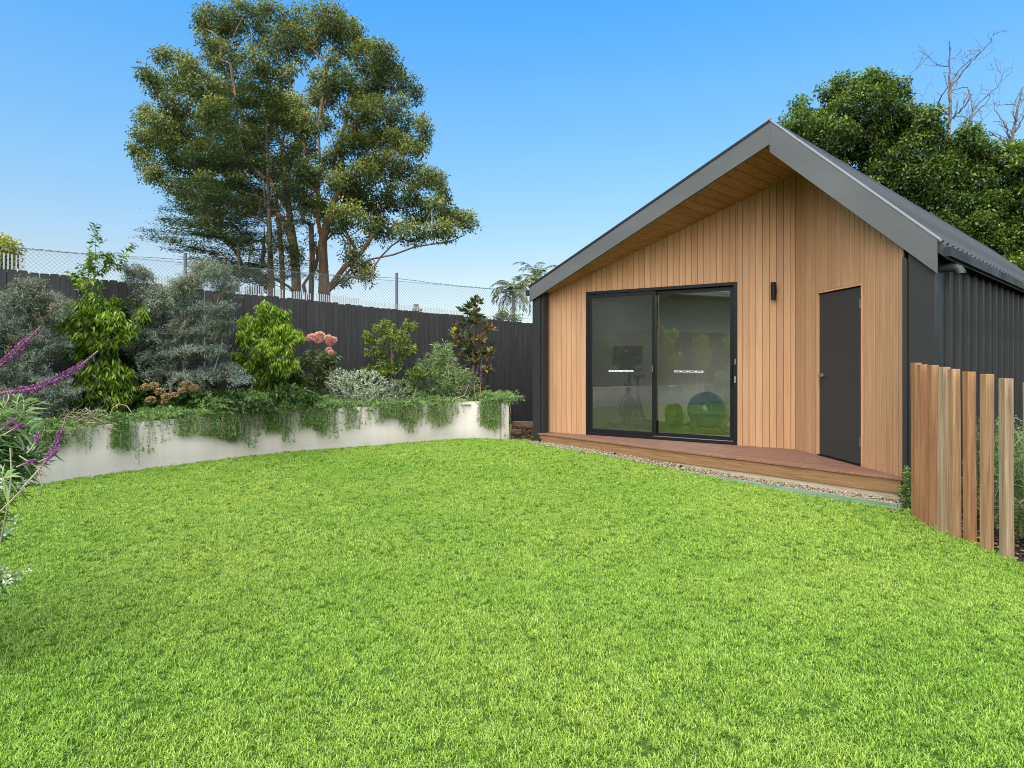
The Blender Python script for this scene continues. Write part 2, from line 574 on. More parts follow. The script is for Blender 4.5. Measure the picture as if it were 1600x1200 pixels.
def tuft(name, nb, spread, h, w):
    V = []; T = []; tone = []; n = 0
    for i in range(nb):
        an = rng.random() * 6.283; rr = spread * math.sqrt(rng.random())
        p = np.array([rr * math.cos(an), rr * math.sin(an), -0.004])
        da = rng.random() * 6.283; lean = rng.uniform(0.15, 1.15)
        d = np.array([math.cos(da), math.sin(da), 0.0]); s = np.array([-d[1], d[0], 0.0])
        tw = rng.normal() * 0.5
        s = s * math.cos(tw) + d * math.sin(tw) * 0.5
        hh = h * rng.uniform(0.55, 1.25); ww = w * rng.uniform(0.7, 1.25)
        pts = []
        for k, (u, wf) in enumerate(((0, 0.7), (0.4, 1.0), (0.75, 0.75))):
            c = p + d * hh * lean * (u ** 1.8) * 0.9 + np.array([0, 0, hh * (u - 0.28 * lean * u * u)])
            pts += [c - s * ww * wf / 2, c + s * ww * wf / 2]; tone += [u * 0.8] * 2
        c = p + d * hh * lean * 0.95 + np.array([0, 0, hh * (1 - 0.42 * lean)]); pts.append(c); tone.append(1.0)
        V += pts
        T += [(n, n + 1, n + 3), (n, n + 3, n + 2), (n + 2, n + 3, n + 5), (n + 2, n + 5, n + 4), (n + 4, n + 5, n + 6)]
        n += 7
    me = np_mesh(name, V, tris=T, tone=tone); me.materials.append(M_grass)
    return bpy.data.objects.new(name, me)
tufts = bpy.data.collections.new('grass_tufts')
for i in range(7):
    tufts.objects.link(tuft('grass_tuft', 24, 0.036, 0.034, 0.0046))

def scatter(name, pts, scales, coll, kind='stuff', tilt=0.15):
    n = len(pts)
    me = bpy.data.meshes.new(name)
    me.vertices.add(n); me.vertices.foreach_set('co', np.asarray(pts, np.float32).ravel())
    a = me.attributes.new('sc', 'FLOAT', 'POINT'); a.data.foreach_set('value', np.asarray(scales, np.float32))
    rot = np.stack([rng.normal(size=n) * tilt, rng.normal(size=n) * tilt, rng.random(n) * 6.283], 1).astype(np.float32)
    a = me.attributes.new('rt', 'FLOAT_VECTOR', 'POINT'); a.data.foreach_set('vector', rot.ravel())
    o = bpy.data.objects.new(name, me); C.objects.link(o)
    ng = bpy.data.node_groups.new(name, 'GeometryNodeTree')
    ng.interface.new_socket('Geometry', in_out='INPUT', socket_type='NodeSocketGeometry')
    ng.interface.new_socket('Geometry', in_out='OUTPUT', socket_type='NodeSocketGeometry')
    gi = ng.nodes.new('NodeGroupInput'); go = ng.nodes.new('NodeGroupOutput')
    iop = ng.nodes.new('GeometryNodeInstanceOnPoints')
    ci = ng.nodes.new('GeometryNodeCollectionInfo'); ci.inputs['Collection'].default_value = coll
    ci.inputs['Separate Children'].default_value = True; ci.inputs['Reset Children'].default_value = True
    s_ = ng.nodes.new('GeometryNodeInputNamedAttribute'); s_.data_type = 'FLOAT'; s_.inputs[0].default_value = 'sc'
    r_ = ng.nodes.new('GeometryNodeInputNamedAttribute'); r_.data_type = 'FLOAT_VECTOR'; r_.inputs[0].default_value = 'rt'
    lk = ng.links.new
    lk(gi.outputs[0], iop.inputs['Points']); lk(ci.outputs[0], iop.inputs['Instance'])
    iop.inputs['Pick Instance'].default_value = True
    lk(s_.outputs[0], iop.inputs['Scale']); lk(r_.outputs[0], iop.inputs['Rotation'])
    lk(iop.outputs[0], go.inputs[0])
    md = o.modifiers.new('scatter', 'NODES'); md.node_group = ng
    if kind: o['kind'] = kind
    return o

def lawn_points(x0, x1, y0, y1, dens):
    n = int((x1 - x0) * (y1 - y0) * dens)
    x = rng.uniform(x0, x1, n); y = rng.uniform(y0, y1, n)
    k = in_poly(x, y); return x[k], y[k]
gx = []; gy = []; gs = []
for (x0, x1, y0, y1, dens, sc) in ((-7.6, 4.0, 1.2, 4.5, 1900, 0.78), (-7.6, 4.0, 4.5, 8.0, 1200, 0.85), (-7.6, 4.0, 8.0, 11.2, 950, 0.95), (-7.6, 4.0, -2.5, 1.2, 260, 1.3)):
    x, y = lawn_points(x0, x1, y0, y1, dens)
    gx.append(x); gy.append(y); gs.append(np.full(len(x), sc))
gx = np.concatenate(gx); gy = np.concatenate(gy); gs = np.concatenate(gs)
# uneven height: clumps stand a little taller than their neighbours
wave = 0.5 + 0.25 * np.sin(gx * 9.1 + 1.3 * np.sin(gy * 7)) + 0.25 * np.sin(gy * 11.7 + 1.7 * np.sin(gx * 5.3))
gs = gs * (0.84 + 0.18 * wave) * rng.uniform(0.75, 1.25, len(gs))
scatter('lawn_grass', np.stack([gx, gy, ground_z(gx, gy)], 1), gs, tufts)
# longer untrimmed grass along the feet of walls, edging and posts
ex, ey = [], []
for i in range(len(LE) - 1):
    p, q = LE[i], LE[i + 1]; ln = np.linalg.norm(q - p)
    n = int(ln * 45)
    if n == 0: continue
    t = rng.random(n); nn_ = np.array([-(q - p)[1], (q - p)[0]]) / max(ln, 1e-6)
    P_ = p + (q - p) * t[:, None] + nn_ * rng.normal(size=(n, 1)) * 0.02
    ex.append(P_[:, 0]); ey.append(P_[:, 1])
ex = np.concatenate(ex); ey = np.concatenate(ey)
scatter('edge_grass', np.stack([ex, ey, ground_z(ex, ey)], 1), rng.uniform(0.9, 1.5, len(ex)), tufts)

# ------------------------------------------------------------------ the studio
M_board = wood('cedar_board', (0.36, 0.19, 0.098), (0.41, 0.228, 0.122), (0.455, 0.265, 0.148), stretch=(9, 9, 0.35), scale=3.5, vary=0.9)
M_trimwood = wood('cedar_trim', (0.40, 0.20, 0.09), (0.49, 0.27, 0.13), (0.57, 0.34, 0.19), stretch=(14, 14, 0.5))
M_soffit = wood('soffit_board', (0.30, 0.155, 0.07), (0.40, 0.215, 0.10), (0.47, 0.265, 0.13), stretch=(4, 4, 14), scale=2.0, vary=0.8)
M_dark = mat('charcoal_steel', (0.026, 0.0255, 0.024), 0.5, 0.15)
nz = noise(M_dark, 2.0, detail=4)
L(M_dark, ramp(M_dark, nz, [(0.3, (0.42,) * 3), (0.7, (0.62,) * 3)]), bsdf(M_dark).inputs['Roughness'])
M_fascia = mat('fascia_steel', (0.12, 0.118, 0.113), 0.45, 0.25)
nz = noise(M_fascia, 0.9, stretch=(1, 1, 2.0), detail=5)
L(M_fascia, ramp(M_fascia, nz, [(0.3, (0.078, 0.077, 0.075)), (0.7, (0.108, 0.106, 0.102))]), bsdf(M_fascia).inputs['Base Color'])
nz = noise(M_fascia, 1.5, detail=2); bump(M_fascia, nz, 0.15, 0.01)
M_roof = mat('roof_steel', (0.06, 0.062, 0.066), 0.55, 0.2)
nz = noise(M_roof, 1.2, detail=5)
L(M_roof, ramp(M_roof, nz, [(0.3, (0.038, 0.039, 0.041)), (0.7, (0.060, 0.061, 0.064))]), bsdf(M_roof).inputs['Base Color'])
M_cap = mat('roof_edge_steel', (0.24, 0.25, 0.26), 0.4, 0.4)
M_black = mat('black_aluminium', (0.008, 0.008, 0.008), 0.4, 0.18)
M_gap = mat('board_joint', (0.03, 0.018, 0.012), 0.9, 0.1)
M_plaster = mat('plaster', (0.80, 0.80, 0.75), 0.8, 0.2)
M_floor = wood('floor_oak', (0.30, 0.22, 0.14), (0.42, 0.32, 0.22), (0.5, 0.4, 0.28), stretch=(3, 14, 1), scale=2)
M_doorskin = mat('door_skin', (0.043, 0.037, 0.035), 0.7, 0.12)
nz = noise(M_doorskin, 260, stretch=(1, 1, 1), detail=2)
bump(M_doorskin, nz, 0.12, 0.001)
M_steel = mat('brushed_steel', (0.6, 0.6, 0.6), 0.25, 0.5, 1.0)
M_white = mat('white_print', (0.8, 0.8, 0.78), 0.6)

def zroof(a):
    return 2.70 + a * 0.3765 if a <= 4.166 else 4.268 - (a - 4.166) * 0.972
def zsof(a):
    return zroof(a) - (0.19 if a <= 4.166 else 0.27)

studio = thing('garden_studio', 'timber-clad backyard studio with charcoal steel gable roof and glass sliding door', 'building', (A0[0], A0[1], 0.0))
RA, RB = 0.0, 5.833
BL = 12.5
# roof slopes as pans with raised ribs, a real thickness
def roof_slope(a0, a1, name):
    mb = MB()
    z0, z1 = zroof(a0), zroof(a1)
    mb.prism([B(a0, 0.02, z0 - 0.02), B(a1, 0.02, z1 - 0.02), B(a1, 0.02, z1 - 0.13), B(a0, 0.02, z0 - 0.13)], B(0, BL, 0) - B(0, 0.02, 0))
    o = mb.build(name, M_roof, studio)
    return o
rl = roof_slope(-0.06, 4.166, 'roof'); rl['label'] = 'long shallow roof slope'
rr = roof_slope(4.166, 5.90, 'roof'); rr['label'] = 'short steep ribbed roof slope'
for (root, a0, a1) in ((rl, -0.05, 4.16), (rr, 4.172, 5.845)):
    b = 0.10
    first = None
    while b < BL:
        p = B(a0, b, zroof(a0) + 0.0); q = B(a1, b, zroof(a1) + 0.0)
        if first is None:
            n_ = (q - p).cross(Vector((V2[0], V2[1], 0))).normalized()
            if n_.z < 0: n_ = -n_
            mb = MB(); c = [p - n_ * 0.02 - Vector((V2[0], V2[1], 0)) * 0.04, p - n_ * 0.02 + Vector((V2[0], V2[1], 0)) * 0.04,
                            p + n_ * 0.018 + Vector((V2[0], V2[1], 0)) * 0.02, p + n_ * 0.018 - Vector((V2[0], V2[1], 0)) * 0.02]
            mb.prism(c, q - p)
            first = mb.build('roof_rib', M_roof, root); b_first = b
        else:
            o = first.copy(); C.objects.link(o); o.location = B(0, b, 0) - B(0, b_first, 0)
        b += 0.20
# ridge cap and barge (fascia) boards
mb = MB()
for s, a in ((-1, 4.166 - 0.16), (1, 4.166 + 0.12)):
    z = zroof(a) + 0.022; zt = zroof(4.166) + 0.03
    mb.prism([B(a, 0, z), B(4.166, 0, zt), B(4.166, 0, zt + 0.004), B(a, 0, z + 0.004)], B(0, BL, 0) - B(0, 0, 0))
mb.build('ridge_cap', M_roof, studio)
def fascia(a0, a1, drop0, drop1, z0, z1, name, m, th=0.03, b=-0.012):
    mb = MB(); mb.prism([B(a0, b, z0), B(a1, b, z1), B(a1, b, z1 - drop1), B(a0, b, z0 - drop0)], B(0, -th, 0) - B(0, 0, 0))
    return mb.build(name, m, studio)
ZA = zroof(4.166)
f = fascia(-0.0, 4.1655, 0.235, 0.255, zroof(0), ZA, 'fascia', M_fascia); f['label'] = 'long fascia on the left slope'
f = fascia(4.1675, 5.833, 0.36, 0.335, ZA, zroof(5.833), 'fascia', M_fascia); f['label'] = 'steep fascia on the right slope'
fascia(-0.02, 4.166, 0.03, 0.03, zroof(0) + 0.032, ZA + 0.034, 'fascia_cap', M_dark, 0.05, 0.0)
fascia(4.166, 5.86, 0.026, 0.026, ZA + 0.036, zroof(5.86) + 0.03, 'fascia_cap', M_cap, 0.052, 0.004)
fascia(4.10, 4.166, 0.02, 0.02, ZA + 0.028, ZA + 0.055, 'fascia_cap', M_cap, 0.055, 0.006)
# the fold that covers the joint of the two fascias
mb = MB(); mb.box(B(4.166, -0.0435, ZA - 0.19), (0.012, 0.004, 0.33), Matrix.Rotation(math.atan2(U2[1], U2[0]), 3, 'Z')); mb.build('joint_cover', M_fascia, studio)
# gutters
for (a, z, sg) in ((-0.10, zroof(0) - 0.03, -1), (5.91, zroof(5.90) - 0.02, 1)):
    mb = MB(); w = 0.075 if sg < 0 else 0.06
    prof = [(a - w / 2, z), (a - w / 2, z - 0.09), (a + w / 2, z - 0.09), (a + w / 2, z)]
    t = 0.006
    pr = [B(x, 0, zz) for x, zz in prof] + [B(a + w / 2 - t, 0, z), B(a + w / 2 - t, 0, z - 0.09 + t), B(a - w / 2 + t, 0, z - 0.09 + t), B(a - w / 2 + t, 0, z)]
    # three plates, so that the trough is open on top
    d_ = B(0, BL, 0) - B(0, 0.0, 0)
    mb.prism([B(a - w / 2, 0, z), B(a - w / 2 + t, 0, z), B(a - w / 2 + t, 0, z - 0.09), B(a - w / 2, 0, z - 0.09)], d_)
    mb.prism([B(a + w / 2 - t, 0, z), B(a + w / 2, 0, z), B(a + w / 2, 0, z - 0.09), B(a + w / 2 - t, 0, z - 0.09)], d_)
    mb.prism([B(a - w / 2 + t, 0, z - 0.084), B(a + w / 2 - t, 0, z - 0.084), B(a + w / 2 - t, 0, z - 0.0899), B(a - w / 2 + t, 0, z - 0.0899)], d_)
    mb.prism([B(a - w / 2, 0, z), B(a + w / 2, 0, z), B(a + w / 2, 0, z - 0.0899), B(a - w / 2, 0, z - 0.0899)], B(0, -0.004, 0) - B(0, 0, 0))
    mb.build('gutter', M_dark, studio)

# front wing panels either side of the recess
def vpanel(a0, a1, b0, b1, z0, zf, name, m, parent=studio):
    mb = MB()
    mb.prism([B(a0, b0, z0), B(a1, b0, z0), B(a1, b0, zf(a1)), B(a0, b0, zf(a0))], B(0, b1, 0) - B(0, b0, 0))
    return mb.build(name, m, parent)
zin = lambda a: zroof(a) - 0.14
bevel(vpanel(0.03, 0.205, 0.0, 0.20, 0.02, zin, 'corner_panel', M_dark), 0.004)
bevel(vpanel(0.212, 0.262, 0.03, 0.16, 0.02, zin, 'corner_trim', M_dark), 0.006)
bevel(vpanel(5.575, 5.803, 0.0, 0.10, 0.0, zin, 'corner_panel', M_dark), 0.004)
bevel(vpanel(5.53, 5.571, -0.03, 0.05, 0.12, lambda a: zroof(a) - 0.42, 'corner_trim', M_dark), 0.006)
# side walls: left plain, right in ribbed sheets
vpanel(0.03, 0.10, 0.205, BL, 0.02, zin, 'side_wall', M_dark)
mb = MB(); mb.prism([B(5.70, 0.11, 0), B(5.775, 0.11, 0), B(5.775, 0.11, 2.60), B(5.70, 0.11, 2.60)], B(0, BL, 0) - B(0, 0.11, 0)); mb.build('side_wall', M_dark, studio)
mb = MB(); mb.prism([B(0.1, BL, 0), B(5.7, BL, 0), B(5.7, BL, zin(5.7)), B(4.166, BL, zin(4.166)), B(0.1, BL, zin(0.1))], B(0, 0.08, 0) - B(0, 0, 0)); mb.build('rear_wall', M_dark, studio)
first = None; b = 0.16
pw = 0.39
while b < BL - pw:
    if first is None:
        mb = MB()
        z0, z1 = 0.02, 2.56
        mb.prism([B(5.776, b, z0), B(5.786, b, z0), B(5.790, b + 0.13, z0), B(5.790, b + 0.22, z0), B(5.786, b + pw - 0.003, z0), B(5.776, b + pw - 0.003, z0)], (0, 0, z1 - z0))
        mb.prism([B(5.787, b + pw - 0.075, z0), B(5.787, b + pw - 0.012, z0), B(5.822, b + pw - 0.026, z0), B(5.822, b + pw - 0.061, z0)], (0, 0, z1 - z0))
        first = mb.build('wall_sheet', M_dark, studio); bf = b
    else:
        o = first.copy(); C.objects.link(o); o.location = B(0, b, 0) - B(0, bf, 0)
    b += pw
# vent cowl on the side wall, an elbow that opens downwards
mb = MB()
c = B(5.80, 0.30, 2.40)
un = Vector((U2[0], U2[1], 0))
path = [c - un * 0.01, c + un * 0.08, c + un * 0.11 + Vector((0, 0, -0.006)), c + un * 0.14 + Vector((0, 0, -0.025)), c + un * 0.152 + Vector((0, 0, -0.05)), c + un * 0.153 + Vector((0, 0, -0.07))]
M_cowl = mat('grey_pipe', (0.045, 0.047, 0.05), 0.45, 0.3)
mb.tube(path, [0.042, 0.042, 0.042, 0.044, 0.044, 0.046], 16, caps=False)
mb.tube([path[-1] + Vector((0, 0, 0.0)), path[-1] + Vector((0, 0, 0.03))], 0.037, 16)
o = mb.build('vent_cowl', M_cowl, studio); auto_smooth(o)

# recessed front: two board-clad walls meeting in a V
W0 = np.array([0.562, 10.47]); WD = np.array([0.840, -0.543]); WN = np.array([-0.543, -0.840])
WLEN = 3.88
cor = W0 + WD * WLEN
D1 = np.array([3.98, 6.31]); DD = (D1 - cor); DLEN = float(np.linalg.norm(DD)); DD = DD / DLEN; DN = np.array([DD[1], -DD[0]])
if DN[0] > 0: DN = -DN
ZD = 0.278
def WP(d, o, z, w='W'):
    if w == 'W':
        p = W0 + WD * d + WN * o
    else:
        p = cor + DD * d + DN * o
    return Vector((p[0], p[1], z))
def wall_zt(d, w, o=-0.0):
    p = WP(d, o, 0, w); a, b = BA(p.x, p.y)
    return zroof(a) - 0.15
def boards(w, d0, d1, zbot, pitch=0.09, gap=0.0035, th=0.018, off=0.0):
    if w == 'D': gap = 0.0075
    k0 = int(math.floor((d0 - off) / pitch)); d = off + k0 * pitch
    while d < d1 - 1e-4:
        s, e = max(d, d0), min(d + pitch, d1)
        if e - s > 0.02:
            s2 = s + (gap / 2 if s > d0 + 1e-6 or True else 0); e2 = e - gap / 2
            ch = 0.003
            pr = [(s2 - 0.0, -th), (s2, -ch), (s2 + ch, 0), (e2 - ch, 0), (e2, -ch), (e2, -th)]
            zb, zt0, zt1 = zbot, wall_zt(s, w), wall_zt(e, w)
            n = len(pr); vs = [WP(x, o, zb, w) for x, o in pr]
            for x, o in pr:
                vs.append(WP(x, o, zt0 + (zt1 - zt0) * (x - s) / (e - s), w))
            fs = [tuple(range(n)), tuple(range(2 * n - 1, n - 1, -1))] + [(i, i + n, (i + 1) % n + n, (i + 1) % n) for i in range(n)]
            mb = MB(); mb.add(vs, fs)
            me = mb.mesh('cladding_board')
            import bmesh
            bm = bmesh.new(); bm.from_mesh(me); bmesh.ops.recalc_face_normals(bm, faces=bm.faces); bm.to_mesh(me); bm.free()
            link('cladding_board', me, M_board, studio)
        d += pitch
WX0, WX1, WZ1 = 0.76, 3.12, 2.585
boards('W', -0.05, WX0, ZD, off=0.04); boards('W', WX0, WX1, WZ1 + 0.004, off=0.04); boards('W', WX1, WLEN - 0.003, ZD, off=0.04)
DX0, DX1, DZ1 = 0.53, 1.39, 2.315
boards('D', 0.15, DX0 - 0.024, ZD); boards('D', DX0 - 0.024, DX1 + 0.024, DZ1 + 0.026); boards('D', DX1 + 0.024, DLEN - 0.012, ZD)
# corner boards of the V: one wider board on the door wall
mb = MB(); zt = min(wall_zt(0.0, 'D'), wall_zt(0.15, 'D'))
mb.prism([WP(0.004, 0.004, ZD, 'D'), WP(0.146, 0.004, ZD, 'D'), WP(0.146, -0.018, ZD, 'D'), WP(0.004, -0.018, ZD, 'D')], (0, 0, zt - ZD + 0.02))
o = mb.build('corner_board', M_board, studio)
def wall_piece(w, d0, d1, z0, z1, o0, o1, name, m, sloped=False):
    mb = MB()
    zt0, zt1 = (wall_zt(d0, w), wall_zt(d1, w)) if sloped else (z1, z1)
    mb.prism([WP(d0, o0, z0, w), WP(d1, o0, z0, w), WP(d1, o0, zt1, w), WP(d0, o0, zt0, w)], WP(0, o1, 0, w) - WP(0, o0, 0, w))
    return mb.build(name, m, studio)
for (d0, d1, z0) in ((-0.05, WX0, 0.15), (WX0, WX1, WZ1), (WX1, WLEN, 0.15)):
    wall_piece('W', d0, d1, z0, 0, -0.020, -0.045, 'wall_backing', M_gap, True)
    wall_piece('W', d0, d1, z0, 0, -0.047, -0.12, 'wall_lining', M_plaster, True)
for (d0, d1, z0) in ((0.0, DX0, 0.15), (DX0, DX1, DZ1), (DX1, DLEN - 0.01, 0.15)):
    wall_piece('D', d0, d1, z0, 0, -0.020, -0.05, 'wall_backing', M_gap, True)
wall_piece('D', DX0 - 0.02, DX1 + 0.02, 0.15, DZ1 + 0.02, -0.10, -0.12, 'wall_backing', M_gap)
# soffit boards under both slopes, running back with the roof
def soffit(a0, a1, pitch=0.135):
    a = a0
    while a < a1 - 0.01:
        e = min(a + pitch, a1); g = 0.010
        p = [B(a + g / 2, 0.0, zsof(a + 1e-4)), B(e - g / 2, 0.0, zsof(e - 1e-4)), B(e - g / 2, 0.0, zsof(e - 1e-4) + 0.018), B(a + g / 2, 0.0, zsof(a + 1e-4) + 0.018)]
        mb = MB(); mb.prism(p, B(0, 1.75, 0) - B(0, 0.0, 0)); mb.build('soffit_board', M_soffit, studio)
        a = e
soffit(0.262, 4.160); soffit(4.172, 5.53)
mb = MB()
for a0, a1 in ((0.2, 4.166), (4.166, 5.57)):
    s = 1e-4
    mb.prism([B(a0, 0.0, zsof(a0 + s) + 0.022), B(a1, 0.0, zsof(a1 - s) + 0.022), B(a1, 0.0, zroof(a1) - 0.14), B(a0, 0.0, zroof(a0) - 0.14)], B(0, 1.75, 0) - B(0, 0.0, 0))
mb.build('soffit_backing', M_gap, studio)

# sliding glass door
M_glass = bpy.data.materials.new('tinted_glass'); M_glass.use_nodes = True
nt = M_glass.node_tree; nt.nodes.remove(nt.nodes['Principled BSDF'])
fr = nt.nodes.new('ShaderNodeFresnel'); fr.inputs[0].default_value = 2.05
tr = nt.nodes.new('ShaderNodeBsdfTransparent'); tr.inputs[0].default_value = (0.93, 0.94, 0.90, 1)
gl = nt.nodes.new('ShaderNodeBsdfGlossy'); gl.inputs['Roughness'].default_value = 0.0; gl.inputs[0].default_value = (1.0, 0.97, 0.86, 1)
mul = nt.nodes.new('ShaderNodeMath'); mul.operation = 'MULTIPLY'; mul.inputs[1].default_value = 2.5; mul.use_clamp = True
mx = nt.nodes.new('ShaderNodeMixShader')
nt.links.new(fr.outputs[0], mul.inputs[0]); nt.links.new(mul.outputs[0], mx.inputs[0]); nt.links.new(tr.outputs[0], mx.inputs[1]); nt.links.new(gl.outputs[0], mx.inputs[2])
nt.links.new(mx.outputs[0], nt.nodes['Material Output'].inputs[0])
M_screen = bpy.data.materials.new('insect_screen'); M_screen.use_nodes = True
nt = M_screen.node_tree
bsdf(M_screen).inputs['Base Color'].default_value = (0.05, 0.053, 0.045, 1); bsdf(M_screen).inputs['Roughness'].default_value = 0.9
tr = nt.nodes.new('ShaderNodeBsdfTransparent'); mx = nt.nodes.new('ShaderNodeMixShader'); mx.inputs[0].default_value = 0.32
nt.links.new(tr.outputs[0], mx.inputs[1]); nt.links.new(bsdf(M_screen).outputs[0], mx.inputs[2]); nt.links.new(mx.outputs[0], nt.nodes['Material Output'].inputs[0])

def wbox(d0, d1, z0, z1, o0, o1, mb=None, w='W'):
    mb = mb or MB()
    mb.prism([WP(d0, o0, z0, w), WP(d1, o0, z0, w), WP(d1, o0, z1, w), WP(d0, o0, z1, w)], WP(0, o1, 0, w) - WP(0, o0, 0, w))
    return mb
sz0 = ZD + 0.003
mb = MB()
wbox(WX0, WX0 + 0.05, sz0, WZ1, 0.012, -0.11, mb); wbox(WX1 - 0.05, WX1, sz0, WZ1, 0.012, -0.11, mb)
wbox(WX0 + 0.05, WX1 - 0.05, WZ1 - 0.045, WZ1, 0.012, -0.11, mb); wbox(WX0 + 0.05, WX1 - 0.05, sz0, sz0 + 0.045, 0.012, -0.11, mb)
slider = bevel(mb.build('sliding_door', M_black, studio), 0.003)
slider['label'] = 'black aluminium sliding glass door'
mid = 1.895
def sash(d0, d1, o0, o1, lab):
    mb = MB(); z0, z1 = sz0 + 0.047, WZ1 - 0.047; s = 0.058
    wbox(d0, d0 + s, z0, z1, o0, o1, mb); wbox(d1 - s, d1, z0, z1, o0, o1, mb)
    wbox(d0 + s, d1 - s, z1 - s, z1, o0, o1, mb); wbox(d0 + s, d1 - s, z0, z0 + s, o0, o1, mb)
    o = bevel(mb.build('sash_frame', M_black, slider), 0.003); o['label'] = lab
    g = MB(); om = (o0 + o1) / 2
    wbox(d0 + s + 0.001, d1 - s - 0.001, z0 + s + 0.001, z1 - s - 0.001, om + 0.002, om - 0.002, g)
    # one pane as a single sheet of glass (a thin one)
    p = MB(); p.add([WP(d0 + s, om, z0 + s), WP(d1 - s, om, z0 + s), WP(d1 - s, om, z1 - s), WP(d0 + s, om, z1 - s)], [(0, 1, 2, 3)])
    pane = p.build('glass_pane', M_glass, slider)
    return (d0 + s, d1 - s, z0 + s, z1 - s, om)
lp = sash(WX0 + 0.052, mid + 0.03, 0.0, -0.04, 'left sash')
rp = sash(mid - 0.04, WX1 - 0.052, -0.05, -0.09, 'right sash')
p = MB(); p.add([WP(lp[0], 0.006, lp[2]), WP(lp[1], 0.006, lp[2]), WP(lp[1], 0.006, lp[3]), WP(lp[0], 0.006, lp[3])], [(0, 1, 2, 3)])
p.build('insect_screen', M_screen, slider)
mb = MB(); wbox(mid - 0.005, mid + 0.012, 1.18, 1.36, 0.001, 0.016, mb); mb.build('pull_handle', M_black, slider)
mb = MB(); wbox(mid - 0.025, mid - 0.015, 1.30, 1.40, 0.001, 0.006, mb); mb.build('lock_plate', M_steel, slider)
mb = MB(); wbox(WX1 - 0.108, WX1 - 0.072, 1.12, 1.42, -0.049, -0.025, mb); bevel(mb.build('pull_handle', M_black, slider), 0.008)
mb = MB(); wbox(WX1 - 0.03, WX1 - 0.018, 1.42, 1.50, 0.012, 0.018, mb); mb.build('lock_plate', M_steel, slider)
mb = MB(); wbox(WX1 - 0.035, WX1 - 0.015, 1.16, 1.25, 0.012, 0.018, mb); mb.build('lock_plate', M_steel, slider)
# safety strips stuck on the glass: a white band of outlined dashes
for (c, ln, om) in ((lp[0] + 0.50, 0.42, 0.008), (rp[0] + 0.50, 0.44, rp[4] + 0.003)):
    mb = MB(); n = 4; w_ = ln / n; z = 1.30
    for i in range(n):
        d0 = c - ln / 2 + i * w_; d1 = d0 + w_ * 0.92; t = 0.006; h = 0.024
        for (x0, x1, za, zb) in ((d0, d1, z + h - t, z + h), (d0, d1, z, z + t), (d0, d0 + t * 2.0, z + t, z + h - t), (d1 - t * 2.0, d1, z + t, z + h - t)):
            wbox(x0, x1, za, zb, om, om + 0.0008, mb)
    mb.build('safety_strip', M_white, slider)
# threshold track
mb = MB(); wbox(mid, WX1 - 0.06, sz0 + 0.0455, sz0 + 0.052, 0.006, 0.001, mb); wbox(mid, WX1 - 0.06, sz0 + 0.0455, sz0 + 0.052, -0.02, -0.025, mb); mb.build('door_track', M_steel, slider)

# hinged dark door in the right-hand wall
mb = MB(); wbox(DX0 + 0.012, DX1 - 0.012, ZD + 0.018, DZ1 - 0.012, -0.016, -0.056, mb, 'D')
door = bevel(mb.build('door', M_doorskin, studio), 0.002); door['label'] = 'plain charcoal flush door with silver lever'
mb = MB(); z1 = DZ1
wbox(DX0 - 0.022, DX0, ZD, z1, 0.010, -0.06, mb, 'D'); wbox(DX1, DX1 + 0.022, ZD, z1, 0.010, -0.06, mb, 'D'); wbox(DX0 - 0.022, DX1 + 0.022, z1 + 0.0005, z1 + 0.022, 0.010, -0.06, mb, 'D')
bevel(mb.build('door_frame', M_trimwood, studio), 0.003)
mb = MB(); wbox(DX0 + 0.001, DX1 - 0.001, ZD + 0.001, ZD + 0.016, 0.012, -0.058, mb, 'D'); mb.build('door_sill', M_black, studio)
lv = WP(DX0 + 0.075, -0.016, 1.29, 'D'); dn = Vector((DN[0], DN[1], 0)); ddv = Vector((DD[0], DD[1], 0))
mb = MB(); mb.tube([lv, lv + dn * 0.012], 0.027, 18); mb.tube([lv + dn * 0.01, lv + dn * 0.05], 0.011, 10)
mb.tube([lv + dn * 0.05 - ddv * 0.008, lv + dn * 0.052 + ddv * 0.05, lv + dn * 0.046 + ddv * 0.12], [0.011, 0.010, 0.008], 10)
o = mb.build('door_handle', M_steel, door); auto_smooth(o)
for z in (0.50, 1.29 + 0.77):
    mb = MB(); p = WP(DX1 - 0.018, 0.004, z, 'D'); wbox(DX1 - 0.045, DX1 - 0.012, z, z + 0.10, -0.0155, -0.011, mb, 'D'); mb.tube([p, p + Vector((0, 0, 0.10))], 0.007, 8)
    mb.build('hinge', M_steel, door)

# black cylinder up-and-down lamp on the boards
lampd = WX1 + (0.49)
lc = WP(lampd, 0.06, 2.42)
lamp = thing('wall_lamp', 'small black cylinder wall lamp on the timber boards between both doors', 'wall lamp', WP(lampd, 0.0, 2.42))
mb = MB(); mb.lathe([(0.0, -0.12), (0.030, -0.12), (0.033, -0.117), (0.033, 0.117), (0.030, 0.12), (0.0, 0.12)], lc, k=20); o = mb.build('lamp_body', M_black, lamp); auto_smooth(o)
mb = MB(); wbox(lampd - 0.03, lampd + 0.03, 2.38, 2.46, 0.001, 0.016, mb); mb.tube([WP(lampd, 0.014, 2.42), WP(lampd, 0.05, 2.42)], 0.014, 10); mb.build('bracket', M_black, lamp)

